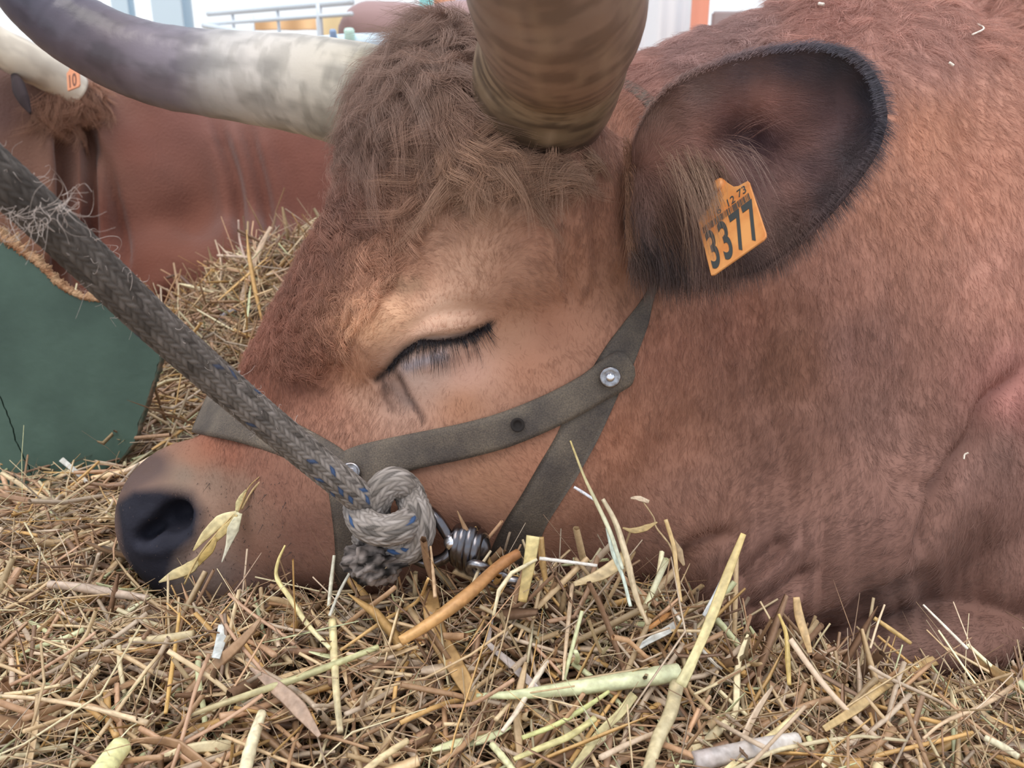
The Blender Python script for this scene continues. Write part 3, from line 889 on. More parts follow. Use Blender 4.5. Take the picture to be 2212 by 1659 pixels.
o = make_curves('loose_fibres', fb, np.linspace(.00013, .00005, 6), M_FIBRE, parent=rope); tag(o, 'pale fibres fraying off the rope', kind='stuff')

# ------------------------------------------------------------------ steel ring, swivel and chain
ring = bpy.data.objects.new('halter_ring', None); ring.location = V(960, 1180, K0); C.objects.link(ring)
tag(ring, 'dark steel shackle and swivel between the rope knot and the straw', 'ring')
def steel(name, ctl, r, sides=20, n=80, mat=M_CHAIN, parent=ring):
    c = catmull(ctl, n); path = np.stack([P(*q) for q in c])
    v, f, s, th = tube_geo(path, r, sides)
    return link(name, mesh_np(name, v, f, mat), parent)
steel('shackle', [(900, 1110, K0+.012), (925, 1104, K0+.004), (945, 1122, K0), (962, 1148, K0), (975, 1172, K0), (972, 1192, K0), (955, 1208, K0), (925, 1216, K0+.002), (900, 1208, K0+.006), (870, 1195, K0+.014)], .0047)
v, f = blob(976, 1172, K0 - .003, .0068, .05, 2, 3); link('shackle_boss', mesh_np('shackle_boss', v, f, M_STEEL2), ring)
for i, (x, y, rr, hh) in enumerate([(992, 1178, 24, 36), (1004, 1182, 26, 42), (1020, 1186, 28, 46), (1034, 1194, 24, 40)]):
    k = np.linspace(0, 2 * math.pi, 14)
    ctl = [(x + 10 * math.cos(a) + 4 * math.sin(a), y - hh * math.sin(a), K0 + .008 + .013 * math.cos(a)) for a in k]
    steel('swivel_coil', ctl, .0050, 14, 50)
v, f = blob(1012, 1186, K0 + .010, .017, .04, 2, 5, (1.1, 1.05, .8)); link('swivel_body', mesh_np('swivel_body', v, f, M_CHAIN), ring)
chain = bpy.data.objects.new('chain', None); chain.location = V(1070, 1250, K0); C.objects.link(chain)
tag(chain, 'short piece of steel chain half buried in the straw below the swivel', 'chain')
for (x, y, dx, dy) in ((1036, 1232, 22, 14), (1072, 1250, 26, 12), (1112, 1266, 26, 12)):
    k = np.linspace(0, 2 * math.pi, 16)
    ctl = [(x + dx * math.cos(a), y + dy * math.cos(a) * .5 + 12 * math.sin(a), K0 - .012 + .006 * math.sin(a)) for a in k]
    steel('chain_link', ctl, .0035, 12, 40, M_STEEL, chain)

# ------------------------------------------------------------------ ear tag
tagD = .546
A = P(1536, 597, tagD)          # left bottom corner
Bc = P(1657, 512, tagD - .026)  # right bottom corner
Cc = P(1636, 374, tagD + .010)  # right top corner
ex = (Bc - A); Wt = np.linalg.norm(ex); ex /= Wt
ey = (Cc - Bc); ey -= ex * (ey @ ex); Ht = np.linalg.norm(ey); ey /= Ht
ez = np.cross(ex, ey)
if ez @ FWD > 0: ez = -ez; flip = True
else: flip = False

def tagp(u, w, z=0): return A + ex * (u * Wt) + ey * (w * Ht) + ez * z
out = [(0.0, .02), (.05, 0), (.93, 0), (.985, .02), (1.0, .07), (1.0, .96), (.985, 1.0), (.93, 1.01), (.82, 1.03), (.74, 1.08), (.66, 1.22), (.60, 1.36), (.5, 1.42), (.40, 1.36), (.34, 1.22), (.26, 1.08), (.18, 1.03), (.06, 1.01), (0, .96)]
bm = bmesh.new()
vs = [bm.verts.new(tagp(u, w)) for u, w in out]
fc = bm.faces.new(vs)
g_ = bmesh.ops.extrude_face_region(bm, geom=[fc])
for e_ in g_['geom']:
    if isinstance(e_, bmesh.types.BMVert): e_.co += Vector(-ez * .0016)
bmesh.ops.recalc_face_normals(bm, faces=bm.faces)
me = bpy.data.meshes.new('plate'); bm.to_mesh(me); bm.free()
M_TAG = mat_plain('tag_plastic', lin((226, 160, 96)), .45, noise=(60, tuple(lin((206, 128, 70))), 5))
me.materials.append(M_TAG)
etag = bpy.data.objects.new('ear_tag', None); etag.location = tagp(.5, 1.3); C.objects.link(etag)
tag(etag, 'orange-yellow plastic ear tag reading 3377 hanging in the near ear', 'ear tag')
pl = link('plate', me, etag)
bv = pl.modifiers.new('edge', 'BEVEL'); bv.width = .0005; bv.segments = 2
M_INK = mat_plain('tag_ink', lin((62, 66, 66)), .6)
Mtag = Matrix((( *ex, 0), (*ey, 0), (*ez, 0), (0, 0, 0, 1))).transposed()
def text(s, u, w, size, sx=1.0, parent=etag, base=tagp, M=Mtag, mat=M_INK, bold=0.0, name='lettering'):
    cu = bpy.data.curves.new(name, 'FONT'); cu.body = s; cu.size = size; cu.extrude = .0001; cu.offset = bold
    tmp = bpy.data.objects.new(name, cu); C.objects.link(tmp)
    me = bpy.data.meshes.new_from_object(tmp); bpy.data.objects.remove(tmp); me.name = name
    me.materials.clear(); me.materials.append(mat)
    o = bpy.data.objects.new(name, me); C.objects.link(o)
    m = M.copy() @ Matrix.Diagonal((sx, 1, 1, 1)); m.translation = Vector(base(u, w, .0003))
    o.parent = parent; o.matrix_parent_inverse = wmat(parent).inverted(); o.matrix_basis = m
    return o
for i, ch in enumerate('3377'):
    text(ch, .045 + i * .235, .08, Ht * .86, .47 * (Wt / Ht), bold=Ht * .016, name='digit')
for i, (ch, u, w) in enumerate((('6', .36, .82), ('12', .54, .82), ('73', .76, .84))):
    text(ch, u, w, Ht * .18, .7)
bars = []; u = .06
while u < .95:
    wd = random.choice((.006, .010, .018)); 
    v = np.array([tagp(u, .69, .0004), tagp(u + wd, .69, .0004), tagp(u + wd, .80, .0004), tagp(u, .80, .0004)])
    bars.append((v, [np.array([[0, 1, 2, 3]])])); u += wd + random.choice((.006, .010, .014))
v, f = join_geo(bars)
link('barcode', mesh_np('barcode', v, f, M_INK, False), etag)
v, f = lathe([(.0055, -.001), (.0055, .002), (.004, .0032), (0, .0034)], ez, UPV, tagp(.5, 1.27))
link('stud', mesh_np('stud', v, f, M_TAG), etag)
# ------------------------------------------------------------------ ground of packed straw
def gh(x, y):
    """height of the straw bed"""
    x = np.asarray(x, float); y = np.asarray(y, float)
    p = np.stack([x.ravel() * 5, y.ravel() * 5, x.ravel() * 0], 1)
    h = (fbm(p, 61, 3).reshape(x.shape) - .5) * .045
    def g(cx, cy, sx, sy, a): return a * np.exp(-((x - cx) / sx) ** 2 - ((y - cy) / sy) ** 2)
    h = h + g(.06, .585, .15, .075, .050) + g(-.20, .60, .16, .07, .012) + g(-.42, 1.66, .20, .22, .17) + g(-.36, 1.30, .13, .2, .03)
    h = h - g(.38, .70, .26, .15, .082) - g(-.24, .71, .17, .10, .040) - g(.27, .70, .12, .09, .018)
    return h
gx = np.concatenate([np.linspace(-8, -1.3, 20), np.linspace(-1.28, 1.4, 150), np.linspace(1.5, 8, 20)])
gy = np.concatenate([np.linspace(-1.2, .25, 14), np.linspace(.27, 2.6, 130), np.linspace(2.7, 14, 30)])
GX, GY = np.meshgrid(gx, gy, indexing='ij')
gz_ = gh(GX, GY) * np.clip(1.6 - np.hypot(GX, GY - 1.2) / 2.5, 0, 1)
gv = np.stack([GX, GY, gz_], -1).reshape(-1, 3)
k = (np.arange(len(gx) - 1)[:, None] * len(gy) + np.arange(len(gy) - 1)[None, :]).ravel()
M_GROUND = mat_plain('straw_litter', lin((120, 92, 68)), .9, noise=(60, tuple(lin((176, 146, 108))), 9), bump=(120, 1.0, .01))
gme = mesh_np('ground', gv, np.stack([k, k + len(gy), k + len(gy) + 1, k + 1], 1), M_GROUND)
go = link('ground', gme); tag(go, 'floor of the shed covered in trodden straw', kind='structure')

# ------------------------------------------------------------------ the second cow, lying behind
bp_ = []
bp_ += E(640, 470, 2.25, 520, 290, .32, -8, k=.06)
bp_ += E(250, 430, 2.05, 260, 300, .20, -10, k=.06)
bp_ += E(560, 600, 2.05, 330, 130, .22, 0, k=.05)
bp_ += E(330, 610, 1.95, 180, 110, .12, 10, k=.04)
bp_ += E(90, 400, 1.88, 90, 260, .11, -4, k=.04)
bp_ += E(-10, 340, 1.80, 90, 210, .10, -12, k=.04)
bp_ += E(60, 235, 1.83, 85, 90, .09, 0, k=.03)
bp_ += E(135, 228, 1.83, 80, 48, .08, 20, k=.05)
bp_ += E(-120, 520, 1.75, 120, 160, .09, 30, k=.04)
bp_ += E(-200, 640, 1.72, 90, 90, .07, 20, k=.04)
bp_ += E(1100, 500, 2.5, 520, 300, .36, 0, k=.06)
bxs = np.concatenate([np.arange(-1.7, -.45, .0085), np.arange(-.45, 1.5, .014)]); bys = np.arange(-.25, .85, .011); bzs = np.concatenate([np.arange(-3.0, -2.15, .02), np.arange(-2.15, -1.5, .0085)])
bv_, bq = sdf_mesh(bp_, bxs, bys, bzs, k=.05)
bv_ = mesh_smooth(bv_, bq, 2); 
bw = CAMP + bv_ @ R2W.T; bn = vnormals(bv_, bq) @ R2W.T
qx, qy, qd = proj(bw)
fc_ = np.clip(-(bn * ((bw - CAMP) / np.linalg.norm(bw - CAMP, axis=1)[:, None])).sum(1) * 3 + .3, 0, 1)
for line, wd, mm in [([(130, 270), (140, 420), (125, 620)], 14, -26), ([(160, 270), (172, 420), (165, 620)], 13, 16), ([(185, 265), (200, 420), (195, 620)], 11, -24),
        ([(215, 250), (222, 400), (235, 560)], 15, 16), ([(165, 240), (215, 330), (260, 480), (270, 600)], 13, -18), ([(95, 260), (105, 420), (90, 600)], 18, 14),
        ([(440, 250), (480, 400), (500, 560)], 24, 9), ([(465, 260), (510, 400), (520, 560)], 13, -16), ([(500, 265), (540, 400), (560, 560)], 15, 12), ([(530, 265), (570, 420), (590, 560)], 13, -13),
        ([(560, 270), (600, 420), (620, 560)], 16, 8), ([(600, 300), (640, 420), (650, 560)], 18, -6), ([(230, 180), (330, 260), (420, 400), (400, 560)], 50, -18), ([(380, 600), (300, 650)], 30, 12)]:
    ln = catmull(line, 20); d, t = poly_dist(qx, qy, ln)
    bw += bn * (np.exp(-(d / wd) ** 2) * np.clip(np.minimum(t, 1 - t) * 5 + .2, 0, 1) * fc_ * mm * .0015)[:, None]
BC = np.array([(300,300,134,80,68),(400,500,132,78,62),(650,350,132,78,66),(300,620,126,70,54),(200,500,124,70,58),(60,470,158,110,84),(60,300,150,108,92),(20,400,160,118,104),
    (0,250,120,88,84),(150,230,150,112,98),(180,330,142,98,84),(100,230,128,96,88),(400,250,138,88,80),(600,560,124,72,60),(500,150,150,110,104)], float)
M_HIDE2 = mat_vcol('second_hide', .8, .15, bump=(160, .5, .004), sheen=.2)
bme = mesh_np('cow', bw, bq, M_HIDE2); vcol(bme, (lambda c_: c_ * .85 + (c_ @ np.array([.3, .6, .1]))[:, None] * .15)(lin(idw(qx, qy, BC))) * np.array([.76, .72, .66]) * (.88 + .24 * fbm(bw * 24, 77))[:, None])
cow2 = obj_at('cow', bme, (-.4, 2.1, 0)); tag(cow2, 'second dark red cow lying behind the straw heap, its neck in loose folds', 'cow')
def horn2(ctl, cf, label):
    horn('horn', ctl, cow2, cf, 32, 80, label=label)
def h2col(u, t, s):
    b = blotch(u, t, s, 52, 22, 2); k = np.clip((b - .46) * 9, 0, 1)[:, None]
    dark = np.clip((u - .22 + (b - .5) * .5) * 6, 0, 1)[:, None] * np.clip(np.sin(t) * 2 + .8, 0, 1)[:, None]
    c = lin((226, 214, 196)) * (1 - k * .5) + lin((176, 164, 150)) * k * .5
    return c * (1 - dark) + lin((70, 70, 84)) * dark
horn2([(165, 200, 1.80, 38), (110, 160, 1.75, 40), (50, 128, 1.70, 42), (-20, 90, 1.66, 40), (-100, 20, 1.6, 34), (-160, -100, 1.55, 18)], h2col, 'whitish horn with a dark patch')
horn2([(60, 200, 1.95, 36), (10, 168, 1.93, 34), (-60, 140, 1.92, 32), (-180, 60, 1.9, 20), (-230, -20, 1.9, 8)], lambda u, t, s: np.tile(lin((216, 190, 140)), (len(u), 1)) * (.8 + .3 * blotch(u, t, s, 3))[:, None], 'yellowish farther horn')
def leafshape(name, ctl, rad, mat, parent, flat=.25, sides=14, n=40, col=None):
    c = catmull(ctl, n); path = np.stack([P(*q) for q in c]); r_ = np.interp(np.linspace(0, 1, n), np.linspace(0, 1, len(rad)), rad)
    v, f, s, th = tube_geo(path, r_, sides, True, None, flat)
    me = mesh_np(name, v, f, mat)
    if col is not None: vcol(me, np.tile(lin(col), (len(v), 1)))
    return link(name, me, parent)
M_EAR2 = mat_vcol('ear_hide', .8, .2)
leafshape('ear', [(30, 165, 1.70), (45, 200, 1.67), (66, 245, 1.66)], [.012, .026, .02, .004], M_EAR2, cow2, .5, col=(62, 52, 54))
# its ear tag
ta, tb, tc_, = P(146, 196, 1.675), P(172, 186, 1.665), P(160, 150, 1.675)
ex2 = tb - ta; w2 = np.linalg.norm(ex2); ex2 /= w2; ey2 = tc_ - tb; ey2 -= ex2 * (ey2 @ ex2); h2_ = np.linalg.norm(ey2); ey2 /= h2_; ez2 = np.cross(ex2, ey2)
if ez2 @ FWD > 0: ez2 = -ez2
def tg2(u, w, z=0): return ta + ex2 * u * w2 + ey2 * w * h2_ + ez2 * z
tag2 = bpy.data.objects.new('ear_tag', None); tag2.location = tg2(.5, 1.2); C.objects.link(tag2)
tag(tag2, 'small faded orange ear tag reading 10 in the ear of the second cow', 'ear tag')
bm = bmesh.new(); vs = [bm.verts.new(tg2(u, w)) for u, w in [(0, 0), (.9, 0), (1, .1), (1, .95), (.8, 1.05), (.62, 1.35), (.4, 1.35), (.2, 1.05), (0, .95)]]
fc = bm.faces.new(vs); g_ = bmesh.ops.extrude_face_region(bm, geom=[fc])
for e_ in g_['geom']:
    if isinstance(e_, bmesh.types.BMVert): e_.co += Vector(-ez2 * .003)
bmesh.ops.recalc_face_normals(bm, faces=bm.faces)
me = bpy.data.meshes.new('plate'); bm.to_mesh(me); bm.free(); me.materials.append(mat_plain('faded_tag', lin((222, 150, 112)), .5)); link('plate', me, tag2)
M2 = Matrix(((*ex2, 0), (*ey2, 0), (*ez2, 0), (0, 0, 0, 1))).transposed()
text('10', .05, .12, h2_ * .95, .62, tag2, tg2, M2, mat_plain('faded_ink', lin((120, 80, 66)), .7), h2_ * .02)

# ------------------------------------------------------------------ torn green board
board = bpy.data.objects.new('board', None); board.location = V(100, 1060, 1.04); C.objects.link(board)
tag(board, 'broken green-painted board with a torn fibrous top edge, leaning at the left', 'board')
M_GREEN = mat_plain('green_paint', lin((58, 80, 70)), .55, noise=(11, tuple(lin((76, 100, 88))), 9), bump=(90, .25, .002))
M_FIBER = mat_plain('torn_fibreboard', lin((196, 160, 124)), .95, noise=(70, tuple(lin((150, 104, 72))), 6), bump=(260, 1.0, .004))
BO = V(0, 780, 1.0); bxv = Vector(P(300, 780, 1.03) - P(0, 780, 1.0)).normalized()
bup = Vector((0, .16, 1)); bup = (bup - bxv * bup.dot(bxv)).normalized(); bnv = bxv.cross(bup).normalized()
def board_pt(px, py, z=0):
    d = Vector(raydir(px, py)); o = Vector(CAMP); t = (BO - o).dot(bnv) / d.dot(bnv)
    return o + d * t + bnv * z
if bnv.dot(Vector(FWD)) > 0: bsign = 1
else: bsign = -1
TOP = catmull([(-150, 470), (-60, 496), (0, 520), (45, 548), (90, 582), (130, 622), (180, 648), (230, 656), (262, 690), (300, 720), (350, 742)], 60)
RGTE = catmull([(350, 742), (340, 800), (322, 850), (305, 900), (290, 950), (262, 990), (215, 1020), (170, 1045), (140, 1070), (120, 1120)], 50)
RGTE = RGTE + RNG.normal(size=RGTE.shape) * 1.6
CR = catmull([(-4, 850), (12, 882), (28, 930), (40, 965), (62, 1010), (84, 1060), (100, 1120)], 30) + RNG.normal(size=(30, 2)) * 1.2
def board_piece(name, outline, mat, parent, thick=.014, bevel=.0012, front=0):
    bm = bmesh.new(); vs = [bm.verts.new(board_pt(x, y, front)) for x, y in outline]
    fc = bm.faces.new(vs); g_ = bmesh.ops.extrude_face_region(bm, geom=[fc])
    for e_ in g_['geom']:
        if isinstance(e_, bmesh.types.BMVert): e_.co += bnv * bsign * thick
    bmesh.ops.recalc_face_normals(bm, faces=bm.faces); bmesh.ops.triangulate(bm, faces=[f_ for f_ in bm.faces if len(f_.verts) > 4])
    me = bpy.data.meshes.new(name); bm.to_mesh(me); bm.free(); me.materials.append(mat)
    return link(name, me, parent)
p1_ = np.vstack([TOP, RGTE[1:], CR[::-1] + np.array([1.6, 0]), [(-12, 835), (-150, 800)]])
p2_ = np.vstack([[(-150, 803), (-12, 838)], CR - np.array([1.6, 0]), [(-150, 1130)]])
board_piece('panel', p1_, M_GREEN, board)['label'] = 'large green painted piece right of the crack'
board_piece('panel', p2_, M_GREEN, board)['label'] = 'lower left green piece beside the crack'
# torn fibrous edge: ragged strip thicker at the left
n = 300; tt = np.linspace(0, 1, n); cc = catmull(TOP, n)
wd = np.interp(tt, [0, .3, .55, .8, 1], [20, 19, 12, 9, 2]) * (.45 + 1.1 * fbm(np.stack([tt * 60, tt * 0, tt * 0], 1), 4))
sd = 12; th = np.arange(sd) * 2 * math.pi / sd; vv_ = []
for i in range(n):
    c0 = board_pt(cc[i, 0], cc[i, 1] - wd[i] * .55)
    T_ = Vector(board_pt(*cc[min(i+1, n-1)]) - board_pt(*cc[max(i-1, 0)])).normalized(); B_ = T_.cross(bnv).normalized()
    r0 = wd[i] * 1.0 / F
    for a in th:
        rr = r0 * (1 + .8 * (random.random() - .5))
        vv_.append(c0 + B_ * math.cos(a) * rr * .75 + bnv * bsign * (math.sin(a) * .009 + .005) )
i = np.arange(n - 1)[:, None] * sd; j = np.arange(sd)[None, :]; j2 = (j + 1) % sd
me = mesh_np('torn_edge', np.array(vv_), np.stack([i + j, i + j2, i + sd + j2, i + sd + j], -1).reshape(-1, 4), M_FIBER)
link('torn_edge', me, board)['label'] = 'rough tan fibres along the broken top'
rg = catmull(RGTE[::4], 100); vv_ = []
for i in range(100):
    c0 = board_pt(*rg[i]); T_ = Vector(board_pt(*rg[min(i+1, 99)]) - board_pt(*rg[max(i-1, 0)])).normalized(); B_ = T_.cross(bnv).normalized()
    for a in np.arange(8) * math.pi / 4:
        rr = .004 * (1 + .8 * (random.random() - .5)); vv_.append(c0 + B_ * math.cos(a) * rr + bnv * bsign * (math.sin(a) * .007 + .007))
i = np.arange(99)[:, None] * 8; j = np.arange(8)[None, :]; j2 = (j + 1) % 8
link('chipped_edge', mesh_np('chipped_edge', np.array(vv_), np.stack([i + j, i + j2, i + 8 + j2, i + 8 + j], -1).reshape(-1, 4), mat_plain('chipped_wood', lin((112, 92, 74)), .9, noise=(90, tuple(lin((70, 84, 72))), 5))), board)

# ------------------------------------------------------------------ bright fairground beyond
def box_px(name, x0, y0, x1, y1, D, depth, mat, label, cat, ground=False, r=.01):
    """an upright bevelled slab between two picture corners at distance D, standing on the ground if asked"""
    a, b_ = P(x0, y0, D), P(x1, y1, D)
    lo = 0.0 if ground else min(a[2], b_[2]); hi = max(a[2], b_[2])
    bm = bmesh.new(); bmesh.ops.create_cube(bm, size=1)
    for v_ in bm.verts:
        v_.co = Vector((v_.co.x * (b_[0] - a[0]), v_.co.y * depth, (v_.co.z) * (hi - lo)))
    bmesh.ops.bevel(bm, geom=bm.edges[:], offset=r, segments=3, affect='EDGES')
    me = bpy.data.meshes.new(name); bm.to_mesh(me); bm.free(); me.materials.append(mat)
    o = bpy.data.objects.new(name, me); o.location = ((a[0] + b_[0]) / 2, a[1] + depth / 2, (hi + lo) / 2); C.objects.link(o)
    if label: tag(o, label, cat)
    return o
M_PALE = mat_plain('pale_blue_paint', (.66, .80, .90), .6)
M_WHITE = mat_plain('white_canvas', (.93, .94, .97), .8)
M_ORANGE = mat_plain('orange_canvas', (.95, .60, .32), .8)
M_GALV = mat_plain('galvanised_rail', (.72, .78, .84), .5, .1)
def post(px, w, D, y_top, mat, label):
    root = bpy.data.objects.new('post', None); b_ = P(px, 100, D); root.location = (b_[0], b_[1], 0); C.objects.link(root)
    tag(root, label, 'post')
    wm = w * D / F; top = P(px, y_top, D)[2]
    for nm, sx, sy, z0, z1, dy in (('web', wm * .25, wm * .9, 0, top, 0), ('flange', wm, wm * .14, 0, top, -wm * .45), ('flange', wm, wm * .14, 0, top, wm * .45), ('base_plate', wm * 1.8, wm * 1.8, 0, .02, 0)):
        bm = bmesh.new(); bmesh.ops.create_cube(bm, size=1)
        for v_ in bm.verts: v_.co = Vector((b_[0] + v_.co.x * sx, b_[1] + dy + v_.co.y * sy, (z0 + z1) / 2 + v_.co.z * (z1 - z0)))
        bmesh.ops.bevel(bm, geom=bm.edges[:], offset=.002, segments=2, affect='EDGES')
        me = bpy.data.meshes.new(nm); bm.to_mesh(me); bm.free(); me.materials.append(mat); link(nm, me, root)
post(278, 34, 6.0, -500, M_PALE, 'narrow pale blue steel post, leftmost beyond the far horn')
post(382, 62, 5.2, -500, M_PALE, 'wide pale blue steel post beyond the middle of the far horn')
def rail(name, pts, r, parent, mat=M_GALV):
    path = np.stack([P(*q) for q in catmull(pts, 24)]); v, f, s, th = tube_geo(path, r, 12); return link(name, mesh_np(name, v, f, mat), parent)
bar = bpy.data.objects.new('barrier', None); b_ = P(600, 60, 5.6); bar.location = (b_[0], b_[1], 0); C.objects.link(bar)
tag(bar, 'galvanised crowd barrier in the glare behind the far horn', 'barrier')
rail('top_rail', [(450, 30, 6.6), (590, 18, 5.8), (760, 4, 5.0)], .020, bar)
rail('middle_rail', [(450, 52, 6.6), (590, 42, 5.8), (760, 30, 5.0)], .014, bar)
rail('lower_rail', [(440, 55, 6.6), (560, 76, 6.0), (640, 86, 5.6)], .022, bar)
for x, D in ((500, 6.3), (598, 5.75), (688, 5.3)):
    a_ = P(x, 5, D); a_[2] = P(x, 20 if x < 600 else 8, D)[2]
    path = np.linspace([a_[0], a_[1], 0], a_, 12); v, f, s, th = tube_geo(path, .020 if x > 600 else .012, 12); link('upright', mesh_np('upright', v, f, M_GALV), bar)
def canvas(name, x0, y0, x1, y1, D, mat, label, cat, drop=None, wave=.03, ground=False):
    """hanging cloth with folds and thickness"""
    nx, ny = 60, 12; a, b_ = P(x0, y0, D), P(x1, y1, D); zb = 0.0 if ground else b_[2]
    X_, Z_ = np.meshgrid(np.linspace(a[0], b_[0], nx), np.linspace(zb, a[2], ny), indexing='ij')
    Y_ = a[1] + wave * np.sin(X_ * 24) + wave * .5 * np.sin(X_ * 51 + 1)
    v = np.stack([X_, Y_, Z_], -1).reshape(-1, 3); kk = (np.arange(nx - 1)[:, None] * ny + np.arange(ny - 1)[None, :]).ravel()
    me = mesh_np(name, v, np.stack([kk, kk + ny, kk + ny + 1, kk + 1], 1), mat)
    o = obj_at(name, me, ((a[0] + b_[0]) / 2, a[1], zb)); s_ = o.modifiers.new('thickness', 'SOLIDIFY'); s_.thickness = .006
    tag(o, label, cat); return o
def hung(x0, y0, x1, y1, D, mat, label):
    root = bpy.data.objects.new('tarpaulin', None); b_ = P((x0 + x1) / 2, y0, D); root.location = (b_[0], b_[1], 0); C.objects.link(root); tag(root, label, 'tarpaulin')
    a, b_ = P(x0, y0, D), P(x1, y1, D)
    nx, ny = 50, 10; X_, Z_ = np.meshgrid(np.linspace(a[0], b_[0], nx), np.linspace(b_[2], a[2], ny), indexing='ij')
    Y_ = a[1] + .03 * np.sin(X_ * 22) * (1 - (Z_ - b_[2]) / (a[2] - b_[2]) * .8)
    kk = (np.arange(nx - 1)[:, None] * ny + np.arange(ny - 1)[None, :]).ravel()
    o = link('sheet', mesh_np('sheet', np.stack([X_, Y_, Z_], -1).reshape(-1, 3), np.stack([kk, kk + ny, kk + ny + 1, kk + 1], 1), mat), root)
    s_ = o.modifiers.new('thickness', 'SOLIDIFY'); s_.thickness = .006
    for x in (a[0], b_[0]):
        v, f, s, th = tube_geo(np.linspace([x, a[1], 0], [x, a[1], a[2] + .03], 6), .016, 10); link('pole', mesh_np('pole', v, f, M_GALV), root)
hung(545, 40, 686, 64, 7.0, M_ORANGE, 'orange canvas sheet behind the barrier, left of its thick upright')
hung(692, 28, 830, 95, 7.4, mat_plain('yellow_canvas', (.96, .76, .44), .8), 'pale yellow canvas sheet just behind the distant cow')
canvas('banner', 903, -60, 934, 60, 6.0, mat_plain('cyan_cloth', (.35, .85, .85), .8), 'narrow turquoise banner above the poll of the near cow', 'banner', wave=.02, ground=True)
canvas('banner', 936, -60, 982, 60, 6.4, mat_plain('coral_cloth', (.95, .42, .25), .8), 'coral orange banner just left of the near horn', 'banner', wave=.02, ground=True)
canvas('banner', 984, -60, 1040, 60, 6.7, mat_plain('lilac_cloth', (.66, .60, .90), .8), 'lilac banner partly hidden by the near horn', 'banner', wave=.02, ground=True)
canvas('curtain', 1380, -120, 1508, 140, 5.0, M_WHITE, 'white curtain hanging right of the near horn', 'curtain', wave=.05, ground=True)
canvas('banner', 1503, -120, 1541, 120, 4.6, mat_plain('salmon_cloth', (.93, .40, .28), .8), 'salmon red banner beside the white curtain', 'banner', wave=.015, ground=True)
box_px('low_partition', 1541, 24, 1760, 120, 4.8, .05, mat_plain('partition_board', (.42, .34, .34), .8), 'grey-brown low partition behind the shoulder of the near cow', 'partition', ground=True)
# distant cow
dp = []
dp += E(850, 75, 5.4, 120, 62, .25, 0, k=.08); dp += E(790, 55, 5.3, 45, 42, .12, 40, k=.08); dp += E(1000, 70, 5.6, 120, 60, .25, 0, k=.08); dp += E(900, 300, 5.5, 150, 260, .3, 0, k=.08)
dv, dq = sdf_mesh(dp, np.arange(-1.6, .6, .04), np.arange(.4, 3.0, .04), np.arange(-6.2, -4.8, .04), k=.08)
dw = CAMP + dv @ R2W.T; me = mesh_np('cow', dw, dq, M_HIDE2); vcol(me, np.tile(lin((170, 140, 138)), (len(dw), 1)))
tag(obj_at('cow', me, (-.7, 5.4, 0)), 'distant grey-brown cow seen over the head of the near cow', 'cow')
# pale pipe with bolts close behind the far horn
pr = bpy.data.objects.new('feed_rail', None); b_ = P(720, 100, 2.8); pr.location = b_; C.objects.link(pr)
tag(pr, 'pale rail with two bolts just above the far horn', 'rail')
rail('pipe', [(560, 130, 2.85), (700, 100, 2.8), (900, 92, 2.75)], .035, pr, M_PALE)
for x in (575, 885):
    a_ = P(x, 118, 2.8); v, f, s, th = tube_geo(np.linspace([a_[0], a_[1], 0], a_, 6), .022, 10); link('leg', mesh_np('leg', v, f, M_PALE), pr)
for x, y, r_, cl in ((720, 76, .012, (.30, .42, .62)), (755, 74, .018, (.62, .86, .74))):
    v, f = lathe([(r_, -.02), (r_, .012), (r_ * .8, .018), (0, .02)], -FWD * .6 + UPV * .8, RGT, P(x, y, 2.74)); link('bolt', mesh_np('bolt', v, f, mat_plain('bolt', cl, .5)), pr)
# ------------------------------------------------------------------ fur
def surf_sample(v, q, n, weight=None, seed=1):
    rng = np.random.default_rng(seed)
    tri = np.concatenate([q[:, [0, 1, 2]], q[:, [0, 2, 3]]])
    a, b, c = v[tri[:, 0]], v[tri[:, 1]], v[tri[:, 2]]
    ar = np.linalg.norm(np.cross(b - a, c - a), axis=1)
    cen = (a + b + c) / 3
    w = ar * (weight(cen) if weight is not None else 1)
    cs = np.cumsum(w); i = np.searchsorted(cs, rng.random(n) * cs[-1])
    i = np.clip(i, 0, len(tri) - 1)
    r1 = np.sqrt(rng.random(n))[:, None]; r2 = rng.random(n)[:, None]
    return (1 - r1) * a[i] + r1 * (1 - r2) * b[i] + r1 * r2 * c[i], tri[i]

